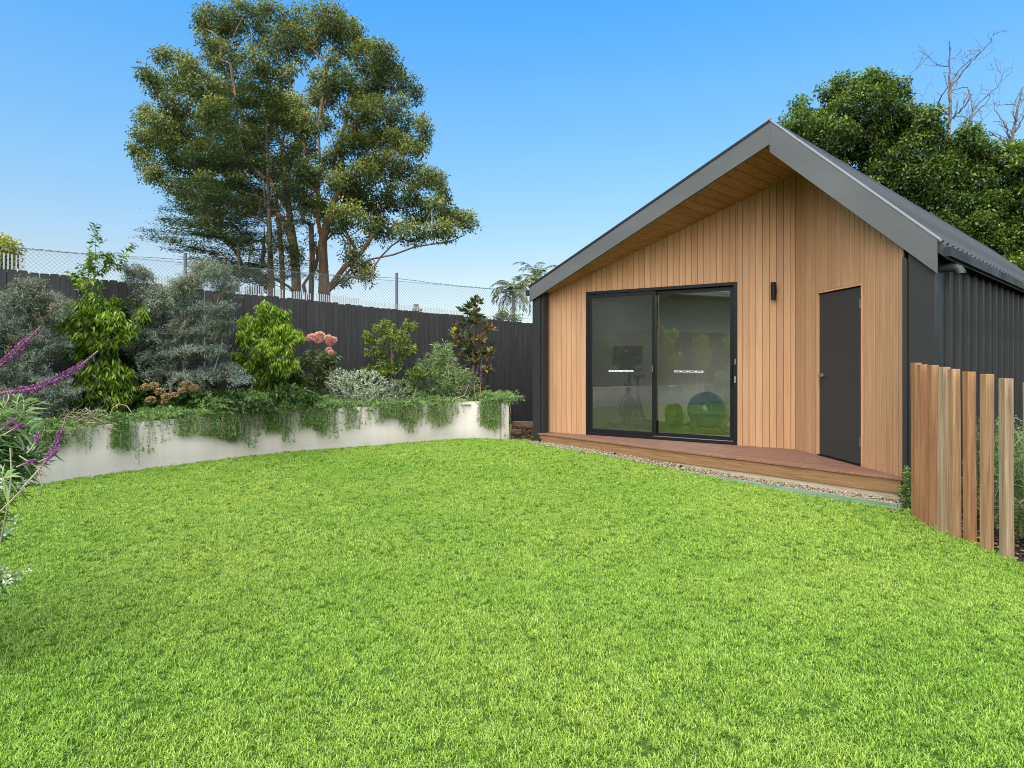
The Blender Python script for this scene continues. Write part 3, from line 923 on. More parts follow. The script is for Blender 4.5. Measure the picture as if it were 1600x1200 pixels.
# interior shell
mb = MB(); fz = 0.27
mb.prism([B(0.2, 0.33, fz), B(3.80, 1.36, fz), B(4.0, 1.45, fz), B(4.0, 3.3, fz), B(0.2, 3.3, fz)], (0, 0, -0.1)); mb.build('interior_floor', M_floor, studio)
vpanel(0.13, 0.20, 0.24, 3.38, 0.2, lambda a: zroof(a) - 0.15, 'interior_wall', M_plaster)
mb = MB(); mb.prism([B(0.2, 3.3, 0.2), B(4.0, 3.3, 0.2), B(4.0, 3.3, zroof(4.0) - 0.15), B(0.2, 3.3, zroof(0.2) - 0.15)], B(0, 0.08, 0) - B(0, 0, 0)); mb.build('interior_wall', M_plaster, studio)
vpanel(4.0, 4.08, 1.45, 3.38, 0.2, lambda a: zroof(4.0) - 0.15, 'interior_wall', M_plaster)
mb = MB(); mb.prism([B(a, b, zroof(a) - 0.2) for a, b in ((0.2, 0.34), (3.78, 1.37), (4.0, 1.46), (4.0, 3.38), (0.2, 3.38))], (0, 0, 0.03)); mb.build('interior_ceiling', M_plaster, studio)
M_skirt = mat('white_skirting', (0.78, 0.78, 0.75), 0.5)
mb = MB(); mb.prism([B(0.2, 0.36, fz), B(0.215, 0.36, fz), B(0.215, 0.36, fz + 0.13), B(0.2, 0.36, fz + 0.13)], B(0, 3.3, 0) - B(0, 0.36, 0)); mb.build('skirting', M_skirt, studio)
mb = MB(); mb.prism([B(0.215, 3.285, fz), B(4.0, 3.285, fz), B(4.0, 3.285, fz + 0.13), B(0.215, 3.285, fz + 0.13)], B(0, 0.015, 0) - B(0, 0, 0)); mb.build('skirting', M_skirt, studio)
mb = MB(); wbox(rp[0], rp[1] + 0.0, WZ1 - 0.03, WZ1 + 0.04, -0.17, -0.23, mb); mb.build('blind_rail', M_skirt, studio)
# ceiling downlights: one shows through the left pane, two added to brighten the room
M_lit = mat('lit_diffuser', (0.9, 0.9, 0.85), 0.5)
bsdf(M_lit).inputs['Emission Color'].default_value = (1.0, 0.95, 0.86, 1); bsdf(M_lit).inputs['Emission Strength'].default_value = 1.0
for (a, b) in ((0.9, 2.0), (2.3, 2.0), (3.3, 2.4)):
    c = B(a, b, zroof(a) - 0.203)
    mb = MB(); mb.lathe([(0, -0.012), (0.045, -0.012), (0.055, 0.003)], c, k=16); mb.build('fill_downlight', M_lit, studio)
    ld = bpy.data.lights.new('fill_downlight_lamp', 'AREA'); ld.shape = 'DISK'; ld.size = 0.1; ld.energy = 0.36; ld.color = (1.0, 0.93, 0.83); ld.spread = R(170)  # area lamp under each disc, added to lift the dark interior
    lo_ = bpy.data.objects.new('fill_downlight_lamp', ld); C.objects.link(lo_); lo_.location = c - Vector((0, 0, 0.03)); put(lo_, studio)

# ------------------------------------------------------------------ deck
deck = thing('timber_deck', 'low reddish timber deck running along the front of the studio', 'deck', tuple(B(2.9, 0.0, 0)))
M_deck = wood('deck_board', (0.135, 0.068, 0.045), (0.20, 0.104, 0.070), (0.265, 0.15, 0.102), stretch=(1, 1, 1), scale=1.0, vary=0.9)
for n in M_deck.node_tree.nodes:
    if n.type == 'MAPPING':
        n.vector_type = 'POINT'; n.inputs['Rotation'].default_value = (0, 0, math.atan2(-U2[1], U2[0])); n.inputs['Scale'].default_value = (1.2, 38, 10)
M_joist = wood('deck_fascia', (0.17, 0.085, 0.035), (0.25, 0.135, 0.06), (0.31, 0.175, 0.085), stretch=(1.5, 1.5, 30), scale=1.6, vary=0.6)
M_plinth = wood('deck_plinth', (0.28, 0.22, 0.14), (0.40, 0.33, 0.22), (0.5, 0.42, 0.30), stretch=(1.5, 1.5, 20), scale=2, vary=0.3)
def deck_lr(b):
    """ends of a deck strip at depth b, on the two walls"""
    if b <= 0.0: return 0.20, 5.54
    def hit(P, D):
        # a where the wall line crosses depth b
        a0, b0 = BA(P[0], P[1]); a1, b1 = BA(P[0] + D[0], P[1] + D[1])
        return a0 + (a1 - a0) * (b - b0) / (b1 - b0)
    la = hit(W0 + WN * 0.0, WD); ra = hit(cor, DD)
    return max(la, 0.255), min(ra, 5.53)
b = -0.045; bw = 0.088
while b < 1.27:
    e = min(b + bw, 1.27) - 0.004
    l0, r0 = deck_lr(b); l1, r1 = deck_lr(e)
    if r0 - l0 > 0.05:
        if b < 0.0: l1, r1 = l0, r0
        mb = MB(); mb.prism([B(l0, b, ZD), B(r0, b, ZD), B(max(r1, l1 + 0.01), e, ZD), B(l1, e, ZD)], (0, 0, -0.022))
        bevel(mb.build('deck_board', M_deck, deck), 0.003)
    b += bw
mb = MB(); mb.prism([B(0.23, -0.025, ZD - 0.024), B(5.52, -0.025, ZD - 0.024), B(5.52, -0.025, 0.115), B(0.23, -0.025, 0.115)], B(0, 0.024, 0) - B(0, 0, 0)); bevel(mb.build('front_board', M_joist, deck), 0.004)
mb = MB(); mb.prism([B(0.23, -0.005, 0.1145), B(5.55, -0.005, 0.1145), B(5.55, -0.005, 0.0), B(0.23, -0.005, 0.0)], B(0, 0.06, 0) - B(0, 0, 0)); mb.build('plinth_board', M_plinth, deck)
mb = MB(); mb.prism([B(0.27, 0.01, ZD - 0.03), B(5.5, 0.01, ZD - 0.03), B(4.0, 1.2, ZD - 0.03)], (0, 0, -0.03)); mb.build('deck_frame', M_gap, deck)

# edging board of treated pine with gravel behind it
M_green = wood('treated_pine', (0.10, 0.15, 0.09), (0.17, 0.24, 0.15), (0.26, 0.32, 0.22), stretch=(2, 2, 26), scale=2.2, vary=0.2)
edging = thing('garden_edging', 'green treated pine edging board holding gravel in front of the deck', 'edging', tuple(B(4.0, -0.28, 0)))
mb = MB(); mb.prism([B(0.6, -0.30, -0.1), B(5.56, -0.30, -0.1), B(5.56, -0.30, 0.068), B(0.6, -0.30, 0.068)], B(0, 0.02, 0) - B(0, 0, 0)); bevel(mb.build('edging_board', M_green, edging), 0.003)
mb = MB(); mb.prism([B(5.56, -0.279, -0.1), B(5.58, -0.279, -0.1), B(5.58, -0.279, 0.066), B(5.56, -0.279, 0.066)], B(0, 0.262, 0) - B(0, 0, 0)); mb.build('end_board', M_green, edging)
M_gravel = mat('gravel', (0.3, 0.24, 0.16), 0.85, 0.2)
g_ = N(M_gravel, 'ShaderNodeNewGeometry')
L(M_gravel, ramp(M_gravel, g_.outputs['Random Per Island'], [(0, (0.09, 0.06, 0.04)), (0.25, (0.28, 0.19, 0.11)), (0.5, (0.40, 0.30, 0.19)), (0.75, (0.24, 0.20, 0.16)), (1, (0.58, 0.50, 0.38))]), bsdf(M_gravel).inputs['Base Color'])
def pebbles(name, pts, size, m, flat=0.55):
    n = len(pts); O = np.array([[1, 0, 0], [-1, 0, 0], [0, 1, 0], [0, -1, 0], [0, 0, 1], [0, 0, -1]], float)
    Fc = np.array([[0, 2, 4], [2, 1, 4], [1, 3, 4], [3, 0, 4], [2, 0, 5], [1, 2, 5], [3, 1, 5], [0, 3, 5]])
    V = O[None] * rng.uniform(0.6, 1.3, (n, 6, 1)) * np.array([1, 0.75, flat])
    th = rng.random(n) * 6.283; c, s = np.cos(th), np.sin(th)
    x = V[:, :, 0] * c[:, None] - V[:, :, 1] * s[:, None]; y = V[:, :, 0] * s[:, None] + V[:, :, 1] * c[:, None]
    V = np.stack([x, y, V[:, :, 2] + 0.35 * (rng.random((n, 1)) - 0.5) * x], -1)
    V = V * (size * rng.uniform(0.5, 1.3, (n, 1, 1))) + np.asarray(pts)[:, None, :]
    T = Fc[None] + (np.arange(n) * 6)[:, None, None]
    o = link(name, np_mesh(name, V.reshape(-1, 3), tris=T.reshape(-1, 3)), m)
    o['kind'] = 'stuff'; return o
n = 6500; aa = rng.uniform(0.12, 5.56, n); bb = rng.uniform(-0.285, -0.01, n)
P_ = np.array([B(a, b, 0) for a, b in zip(aa, bb)]); P_[:, 2] = np.maximum(ground_z(P_[:, 0], P_[:, 1]) + 0.01, 0.045) + rng.uniform(0, 0.02, n)
pebbles('gravel_strip', P_, 0.013, M_gravel)
mb = MB(); mb.prism([B(0.1, -0.28, 0.05), B(5.56, -0.28, 0.045), B(5.56, -0.0, 0.045), B(0.1, -0.0, 0.05)], (0, 0, -0.2)); tag(mb.build('gravel_bed', M_soil), kind='structure')
# bark and stones in the gap between planter and studio
n = 3500; x = rng.uniform(-0.12, 0.75, n); y = rng.uniform(10.5, 13.4, n)
P_ = np.stack([x, y, ground_z(x, y) - 0.015 + rng.random(n) * 0.02], 1)
M_mulch = mat('bark_mulch', (0.1, 0.06, 0.04), 0.9, 0.1); g_ = N(M_mulch, 'ShaderNodeNewGeometry')
L(M_mulch, ramp(M_mulch, g_.outputs['Random Per Island'], [(0, (0.03, 0.018, 0.012)), (0.5, (0.10, 0.055, 0.035)), (0.85, (0.19, 0.12, 0.08)), (1, (0.35, 0.28, 0.2))]), bsdf(M_mulch).inputs['Base Color'])
pebbles('bark_mulch', P_, 0.026, M_mulch, 0.35)
n = 5000; x = rng.uniform(3.68, 5.6, n); y = rng.uniform(2.5, 6.4, n)
P_ = np.stack([x, y, ground_z(x, y) - 0.03 + rng.random(n) * 0.015], 1)
pebbles('bark_mulch', P_, 0.024, M_mulch, 0.35)
n = 700; aa = rng.uniform(5.5, 5.9, n); bb = rng.uniform(-0.45, 0.1, n)
P_ = np.array([B(a, b, 0.0) for a, b in zip(aa, bb)]); P_[:, 2] += rng.random(n) * 0.02
pebbles('bark_mulch', P_, 0.02, M_mulch, 0.35)

# timber offcuts left in the gap
M_off = wood('offcut_timber', (0.13, 0.08, 0.05), (0.22, 0.14, 0.085), (0.33, 0.22, 0.14), stretch=(2, 2, 12), scale=3, vary=0.3)
gz = 0.12
mb = MB(); mb.bar((0.02, 12.35, gz + 0.11), (0.65, 12.15, gz + 0.11), 0.09, 0.10); tag(bevel(mb.build('timber_offcut', M_off), 0.004), 'short brown timber beam lying at the foot of the dark fence by the studio', 'timber')
mb = MB(); mb.bar((-0.04, 11.55, gz + 0.045), (0.19, 11.42, gz + 0.05), 0.12, 0.09)
tag(bevel(mb.build('timber_block', M_off), 0.01), 'chunky split timber block on the bark beside the planter end', 'timber')
# little black garden light stakes in the gravel
M_plas = mat('black_plastic', (0.012, 0.012, 0.012), 0.5)
for i, (a, lab) in enumerate(((0.36, 'tiny black garden stake light at the far left end of the gravel strip'), (1.92, 'tiny black stake in the gravel below the left glass pane'), (3.02, 'tiny black stake in the gravel below the right glass pane'))):
    p = B(a, -0.15, ground_z(*B(a, -0.15, 0)[:2]) + 0.0)
    mb = MB(); s = 1.0 if i == 0 else 0.55
    mb.lathe([(0.006, 0), (0.006, 0.05 * s), (0.026 * s, 0.055 * s), (0.03 * s, 0.085 * s), (0.02 * s, 0.10 * s), (0, 0.10 * s)], p, k=10)
    tag(mb.build('garden_stake', M_plas), lab, 'garden light', 'black stakes in the gravel strip')

# ------------------------------------------------------------------ planter of white rendered wall
M_render = mat('white_render', (0.54, 0.49, 0.435), 0.85, 0.2)
nz1 = noise(M_render, 1.3, coord='World', detail=5); nz2 = noise(M_render, 40, coord='World', detail=3)
c_ = ramp(M_render, nz1, [(0.3, (0.565, 0.50, 0.43)), (0.65, (0.62, 0.55, 0.48))])
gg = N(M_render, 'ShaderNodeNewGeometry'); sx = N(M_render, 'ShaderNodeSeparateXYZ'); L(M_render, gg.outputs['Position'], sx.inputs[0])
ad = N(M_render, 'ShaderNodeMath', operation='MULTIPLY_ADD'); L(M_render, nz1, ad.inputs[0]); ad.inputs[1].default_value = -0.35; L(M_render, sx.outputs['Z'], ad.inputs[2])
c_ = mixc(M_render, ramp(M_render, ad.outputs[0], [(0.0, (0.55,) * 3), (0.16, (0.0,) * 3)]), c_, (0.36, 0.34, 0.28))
stk = noise(M_render, 5.0, stretch=(1.6, 1.6, 0.12), coord='World', detail=4)
c_ = mixc(M_render, 1.0, c_, ramp(M_render, stk, [(0.35, (0.94, 0.93, 0.91)), (0.6, (1.0, 1.0, 1.0))]), 'MULTIPLY')
L(M_render, c_, bsdf(M_render).inputs['Base Color']); bump(M_render, nz2, 0.25, 0.003)
planter = thing('planter', 'long curved raised planter with low white rendered wall', 'planter', (-2.6, 10.3, 0))
full = np.concatenate([wall_line, [[-0.25, 13.05]]])
V = []; Q = []
tn = np.zeros_like(full); tn[1:-1] = full[2:] - full[:-2]; tn[0] = full[1] - full[0]; tn[-1] = full[-1] - full[-2]
nn2 = nrm(np.stack([-tn[:, 1], tn[:, 0]], 1))
th = 0.14
for p, q in zip(full, nn2):
    zt = float(wall_top(p[1])); r = p + q * th
    V += [(p[0], p[1], -0.15), (p[0], p[1], zt - 0.008), (p[0] + q[0] * 0.008, p[1] + q[1] * 0.008, zt), (r[0], r[1], zt), (r[0], r[1], -0.15)]
for i in range(len(full) - 1):
    for j in range(4): Q.append((i * 5 + j, (i + 1) * 5 + j, (i + 1) * 5 + j + 1, i * 5 + j + 1))
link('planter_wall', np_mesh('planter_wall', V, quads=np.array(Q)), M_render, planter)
PP = np.array([tuple(p) for p in wall_line] + [(-0.25, 13.1), tuple(FP(-2.85, 0, 0)[:2]), (-8.95, -2.5)])
def soil_z(x, y):
    return np.asarray(wall_top(y)) - 0.06 + 0.03 * np.sin(np.asarray(x) * 3) * np.sin(np.asarray(y) * 2.3)
tag(sheet('planter_soil', -9.1, 0.1, -2.6, 13.2, 0.1, M_soil, 0.0, zf=soil_z, clip=lambda x, y: bool(in_poly(np.array(x), np.array(y), PP))), kind='structure')

# ------------------------------------------------------------------ dark paling fence
M_paling = wood('paling', (0.027, 0.025, 0.024), (0.038, 0.036, 0.035), (0.054, 0.051, 0.049), stretch=(10, 10, 0.5), scale=3.5, vary=0.6, rough=0.75)
M_rail = mat('fence_rail', (0.03, 0.028, 0.027), 0.8)
def paling_mesh(w, top, name='paling'):
    mb = MB(); h = w / 2; ch = 0.018
    pr = [(-h, -top), (h, -top), (h, -ch), (h - ch * 0.4, -ch * 0.35), (h - ch, 0), (-h + ch, 0), (-h + ch * 0.4, -ch * 0.35), (-h, -ch)]
    mb.prism([Vector((x * FU[0], x * FU[1], z)) for x, z in pr], Vector((FN[0], FN[1], 0)) * 0.016)
    me = mb.mesh(name); me.materials.append(M_paling); return me
fence = thing('paling_fence', 'long dark stained timber paling fence behind the planted white planter', 'fence', tuple(FP(4, 0, 0)))
pm = [paling_mesh(0.1105, 2.75), paling_mesh(0.1095, 2.75)]
t = -2.75; i = 0
while t < 10.6:
    o = bpy.data.objects.new('paling', pm[i % 2]); C.objects.link(o)
    p = FP(t, 0.0 + random.uniform(-0.006, 0.006), fence_top(t) + random.uniform(-0.012, 0.012) + 0.006 * math.sin(t * 2))
    o.location = p; o.rotation_euler = (0, random.uniform(-0.004, 0.004), random.uniform(-0.012, 0.012))
    put(o, fence)
    t += 0.1140 + (0.006 if i in (3, 8, 9, 24, 41) else 0); i += 1
mb = MB()
for dz in (-0.22, -1.1, -1.95):
    mb.bar(FP(-2.8, 0.066, fence_top(-2.8) + dz), FP(10.6, 0.066, fence_top(10.6) + dz), 0.05, 0.08)
mb.build('rail', M_rail, fence)
# the overlapping second row of palings, seen only as the dark behind the joints
mb = MB(); t = -2.7; i = 0
while t < 10.5:
    if i not in (4, 10, 25, 43):
        a = FP(t, 0.024, 0.05); b = FP(t + 0.1125, 0.024, 0.05); z = fence_top(t) - 0.03
        mb.prism([a, b, (b.x, b.y, z), (a.x, a.y, z)], Vector((FN[0], FN[1], 0)) * 0.014)
    t += 0.114; i += 1
mb.build('back_palings', M_paling, fence)['kind'] = 'stuff'
# the fence along the left side, seen only in the glass
lf = thing('side_fence', 'dark paling fence along the left side of the garden, mirrored in the glass door', 'fence', (-9.0, 2, 0))
mb = MB()
for k in range(78):
    y = -2.4 + k * 0.116
    mb.box((-9.0 + random.uniform(-.004, .004), y, 1.3), (0.016, 0.11, 2.6 + random.uniform(-.02, .02)))
mb.build('palings', M_paling, lf)['kind'] = 'stuff'

# white spikes of a low picket fence just behind the palings
M_wpaint = mat('white_paint_fence', (0.42, 0.42, 0.40), 0.7)
pf = thing('picket_fence', 'low white picket fence whose thin tips show just above the dark palings', 'fence', tuple(FP(3, 0.4, 0)))
mb = MB()
def picks(t0, t1, up, w, pitch):
    t = t0
    while t < t1:
        zt = fence_top(t) + up + random.uniform(-0.008, 0.008)
        p = FP(t, 0.4, zt - 0.35); q = FP(t + random.uniform(-.004, .004), 0.4, zt)
        mb.bar(p, q, w, 0.012, up=(FN[0], FN[1], 0))
        t += pitch
picks(-2.6, 0.02, 0.26, 0.017, 0.045)
picks(1.55, 3.25, 0.20, 0.016, 0.038); picks(3.40, 3.56, 0.19, 0.016, 0.036); picks(3.75, 4.05, 0.18, 0.015, 0.036); picks(4.15, 4.95, 0.18, 0.015, 0.036)
picks(5.0, 7.6, 0.15, 0.006, 0.036)
mb.build('picket', M_wpaint, pf)['kind'] = 'stuff'
mb = MB()
for (t0, t1) in ((-2.6, 0.05), (1.6, 5.0), (5.02, 7.6)):
    mb.bar(FP(t0, 0.42, fence_top(t0) + 0.012), FP(t1, 0.42, fence_top(t1) + 0.012), 0.02, 0.022)
mb.build('rail', M_wpaint, pf)

# chain-link fence beyond
M_galv = mat('galvanised_wire', (0.17, 0.18, 0.19), 0.6, 0.3)
M_post = mat('fence_post_steel', (0.10, 0.11, 0.12), 0.6)
cf = thing('chain_link_fence', 'tall chain-link fence topped with barbed wire beyond the dark palings', 'fence', tuple(FP(4, 0.93, 0)))
OFF = 0.93; CT = 3.13; CB = 1.9; T0, T1 = -3.0, 11.2
wires = []; sp = 0.062; hgt = CT - CB
for s in (1, -1):
    t = T0 - hgt
    while t < T1 + hgt:
        a0, z0, a1, z1 = (t, CB, t + hgt, CT) if s > 0 else (t + hgt, CB, t, CT)
        pts = [(a0, z0), (a1, z1)]
        # clip to the run
        lo, hi = min(a0, a1), max(a0, a1)
        if hi > T0 and lo < T1:
            wires.append((FP(a0, OFF + 0.002 * s, z0), FP(a1, OFF + 0.002 * s, z1)))
        t += sp
a_ = np.array([tuple(w[0]) for w in wires]); b__ = np.array([tuple(w[1]) for w in wires])
r = 0.0019; d = nrm(b__ - a_); e1 = nrm(np.cross(d, np.array([FN[0], FN[1], 0]))); e2 = np.cross(d, e1)
ring = [e1 * math.cos(x) * r + e2 * math.sin(x) * r for x in (0, 2.094, 4.188)]
V = np.stack([a_ + q for q in ring] + [b__ + q for q in ring], 1); Qd = np.array([[0, 1, 4, 3], [1, 2, 5, 4], [2, 0, 3, 5]])
Qd = Qd[None] + (np.arange(len(a_)) * 6)[:, None, None]
link('wire_mesh', np_mesh('wire_mesh', V.reshape(-1, 3), quads=Qd.reshape(-1, 4)), M_galv, cf)['kind'] = 'stuff'
for t in (-1.77, 2.11, 5.97, 9.83):
    mb = MB(); mb.tube([FP(t, OFF - 0.04, 0), FP(t, OFF - 0.04, 3.26)], 0.028, 10); mb.tube([FP(t, OFF - 0.04, 3.255), FP(t, OFF - 0.04, 3.27)], 0.031, 10); mb.build('post', M_post, cf)
mb = MB()
path = []
t = T0
while t <= T1:
    k = ((t - 2.11) / 3.86) % 1.0
    path.append(FP(t, OFF - 0.03, CT + 0.035 - 0.05 * 4 * k * (1 - k) + 0.004 * math.sin(t * 9))); t += 0.1
mb.tube(path, 0.0045, 5)
for p in path[::1]:
    for j in range(3):
        d_ = Vector((random.uniform(-1, 1), random.uniform(-1, 1), random.uniform(-0.2, 1.2))).normalized() * 0.022
        mb.bar(p - d_ * 0.6, p + d_, 0.003, 0.003, up=(0.3, 0.9, 0.1))
mb.build('barbed_wire', M_post, cf)
mb = MB()
mb.tube([FP(T0, OFF, CT - 0.02), FP(T1, OFF, CT - 0.02)], 0.003, 4); mb.tube([FP(T0, OFF, 2.5), FP(T1, OFF, 2.48)], 0.003, 4)
mb.build('tension_wire', M_galv, cf)
# brown chimney pots beyond the fences
M_brick = mat('brown_brick', (0.16, 0.10, 0.08), 0.9)
p = W(652, 480, 26)
ch = thing('chimney', 'small brown chimney stub peeping over the dark fence near the steel post', 'chimney', (p[0], p[1], 0))
mb = MB(); mb.box((p[0], p[1], p[2] / 2 - 0.5), (0.3, 0.3, p[2] + 0.7)); mb.build('stack', M_brick, ch)
mb = MB(); mb.box((p[0], p[1], p[2] - 0.11), (0.38, 0.38, 0.08)); mb.lathe([(0.11, -0.07), (0.10, 0.1), (0.12, 0.11)], (p[0] - 0.05, p[1], p[2]), k=10); mb.build('chimney_pot', M_brick, ch)

# neighbour's house, mirrored in the glass
M_nwall = mat('pale_cladding', (0.34, 0.33, 0.30), 0.8); M_nroof = mat('neighbour_roof', (0.10, 0.10, 0.10), 0.7)
M_nblue = mat('bluegrey_cladding', (0.22, 0.26, 0.26), 0.6)
nh = thing('neighbour_house', 'pale house with dark eaves beyond the left fence, mirrored in the glass door', 'house', (-16, -3, 0))
mb = MB(); mb.box((-16.5, -4, 2.2), (8, 22, 4.4)); mb.build('wall', M_nwall, nh)
mb = MB(); mb.prism([(-12.49, 3.0, 2.4), (-12.49, 0.2, 2.4), (-12.49, 0.2, 4.3), (-12.49, 3.0, 4.3)], (0.03, 0, 0)); mb.build('cladding_panel', M_nblue, nh)
mb = MB(); mb.prism([(-11.6, 7.8, 4.35), (-11.6, 7.8, 4.6), (-16.5, 7.8, 6.2), (-21.4, 7.8, 4.6), (-21.4, 7.8, 4.35)], (0, -23.6, 0)); mb.build('roof', M_nroof, nh)
mb = MB(); mb.box((-11.55, -4, 4.5), (0.1, 23.6, 0.22)); mb.build('gutter', M_wpaint, nh)

# ------------------------------------------------------------------ timber posts in a row
M_pw = [wood('post_timber', (0.20, 0.105, 0.05), (0.32, 0.185, 0.095), (0.44, 0.29, 0.17), stretch=(20, 20, 0.6), scale=2.6, vary=0.9),
        wood('post_timber_grey', (0.19, 0.12, 0.07), (0.31, 0.21, 0.125), (0.42, 0.31, 0.20), stretch=(20, 20, 0.6), scale=2.6, vary=0.6),
        wood('post_timber_red', (0.20, 0.09, 0.04), (0.31, 0.15, 0.07), (0.42, 0.23, 0.11), stretch=(20, 20, 0.6), scale=2.6, vary=0.6)]
posts = [(3.755, 5.76, 1.445, 2), (3.69, 5.58, 1.43, 2), (3.665, 5.42, 1.425, 2), (3.650, 5.26, 1.41, 1), (3.640, 5.10, 1.395, 0), (3.645, 4.94, 1.375, 2), (3.640, 4.76, 1.36, 0), (3.655, 4.585, 1.33, 1), (3.69, 4.40, 1.305, 0), (3.72, 4.22, 1.29, 2)]
pl = ['farthest timber post, first from the left beside the dark corner of the studio', 'reddish timber post, second from the left in the close-set row',
      'reddish timber post, third from the left in the close-set row', 'greyest timber post, fourth from the left in the row',
      'pale brown timber post, fifth from the left in the row', 'orange brown timber post, sixth from the left, last before the gap',
      'square timber post seventh from the left, standing alone after the gap', 'weathered timber post eighth from the left, green bush behind it',
      'timber post ninth from the left, at the right edge of the photo', 'timber post nearest the camera, tenth in the row']
for (x, y, h, k), lb in zip(posts, pl):
    mb = MB(); s = 0.032; lean = random.uniform(-0.012, 0.012); ly = random.uniform(-0.006, 0.006)
    vs = []; nlev = 5
    for q in range(nlev):
        z = -0.1 + (h + 0.1) * q / (nlev - 1); w = 0.0006 * math.sin(q * 2 + x * 9)
        vs += [(x + sx_ * s + lean * z + w, y + sy_ * s + ly * z, z) for sx_, sy_ in ((-1, -1), (1, -1), (1, 1), (-1, 1))]
    fs = [(3, 2, 1, 0), tuple(range(nlev * 4 - 4, nlev * 4))]
    for q in range(nlev - 1):
        for j in range(4): fs.append((q * 4 + j, q * 4 + (j + 1) % 4, q * 4 + 4 + (j + 1) % 4, q * 4 + 4 + j))
    mb.add(vs, fs)
    o = mb.build('timber_post', M_pw[k]); bevel(o, 0.003)
    tag(o, lb, 'post', 'row of upright timber posts screening the side bed')

# ------------------------------------------------------------------ inside the studio
M_rub = mat('black_rubber', (0.02, 0.022, 0.018), 0.9, 0.1)
nz = noise(M_rub, 90, detail=2); L(M_rub, ramp(M_rub, nz, [(0.4, (0.012, 0.016, 0.01)), (0.7, (0.05, 0.06, 0.03))]), bsdf(M_rub).inputs['Base Color'])
mb = MB(); mb.prism([B(1.35, 1.28, 0.271), B(3.6, 1.62, 0.271), B(3.6, 2.45, 0.271), B(1.35, 2.45, 0.271)], (0, 0, 0.012)); tag(mb.build('gym_mat', M_rub), 'dark rubber gym mat on the floor behind the right glass pane', 'mat')
mb = MB(); mb.prism([B(0.30, 1.80, 0.271), B(1.3, 1.80, 0.271), B(1.3, 3.1, 0.271), B(0.30, 3.1, 0.271)], (0, 0, 0.010)); tag(mb.build('bike_mat', M_rub), 'dark mat under the exercise bike behind the left glass pane', 'mat')
M_ball = mat('ball_vinyl', (0.006, 0.12, 0.21), 0.2, 0.7)
bc = B(1.61, 2.88, 0.27 + 0.325)
ball = thing('exercise_ball', 'big shiny blue exercise ball behind the right glass pane', 'exercise ball', tuple(B(1.61, 2.88, 0.27)))
prof = []
for i in range(65):
    th_ = -math.pi / 2 + math.pi * i / 64
    rr_ = 0.325 + (0.0018 if (i % 4 < 2 and 12 < i < 52) else 0)
    prof.append((max(rr_ * math.cos(th_), 0.0001), rr_ * math.sin(th_)))
mb = MB(); mb.lathe(prof, bc, axis=(0.4, -0.5, 0.55), k=48); mb.build('ball_body', M_ball, ball, smooth=True)
mb = MB(); ax_ = Vector((0.4, -0.5, 0.55)).normalized(); mb.tube([bc + ax_ * 0.323, bc + ax_ * 0.328], 0.012, 10); mb.build('plug', M_white, ball)
M_iron = mat('cast_iron', (0.02, 0.02, 0.02), 0.4, 0.5)
kc = B(1.72, 2.32, 0.283)
kb = thing('kettlebell', 'black kettlebell on the mat in front of the blue ball', 'kettlebell', tuple(kc))
mb = MB(); mb.lathe([(0.0, 0), (0.06, 0), (0.085, 0.03), (0.098, 0.08), (0.09, 0.125), (0.06, 0.155), (0.0, 0.165)], kc, k=20); o = mb.build('bell', M_iron, kb, smooth=True)
un = Vector((U2[0], U2[1], 0))
mb = MB(); mb.tube([kc + un * -0.05 + Vector((0, 0, 0.14)), kc + un * -0.085 + Vector((0, 0, 0.20)), kc + un * -0.06 + Vector((0, 0, 0.25)), kc + Vector((0, 0, 0.262)), kc + un * 0.06 + Vector((0, 0, 0.25)), kc + un * 0.085 + Vector((0, 0, 0.20)), kc + un * 0.05 + Vector((0, 0, 0.14))], 0.017, 10); mb.build('handle', M_iron, kb, smooth=True)
# round weight and bench foot behind the meeting stile
mb = MB(); mb.lathe([(0.0, -0.12), (0.17, -0.12), (0.19, -0.09), (0.19, 0.09), (0.17, 0.12), (0.0, 0.12)], B(1.02, 2.75, 0.475), axis=(0.8, -0.5, 0.1), k=24); o = mb.build('medicine_ball', M_iron); auto_smooth(o)
tag(o, 'round black slam ball half hidden behind the middle stile of the glass door', 'ball')
mb = MB(); mb.box(B(1.38, 2.95, 0.31), (0.34, 0.10, 0.055), Matrix.Rotation(math.atan2(U2[1], U2[0]), 3, 'Z')); o = mb.build('step_block', M_iron); tag(o, 'low black block on the floor between the slam ball and kettlebell', 'block')
M_stick = mat('orange_wood', (0.42, 0.20, 0.06), 0.6)
mb = MB(); mb.tube([B(2.02, 2.75, 0.28), B(2.32, 3.22, 1.15)], 0.017, 8); tag(mb.build('wooden_pole', M_stick), 'orange wooden pole leaning behind the blue ball at the pane edge', 'pole')

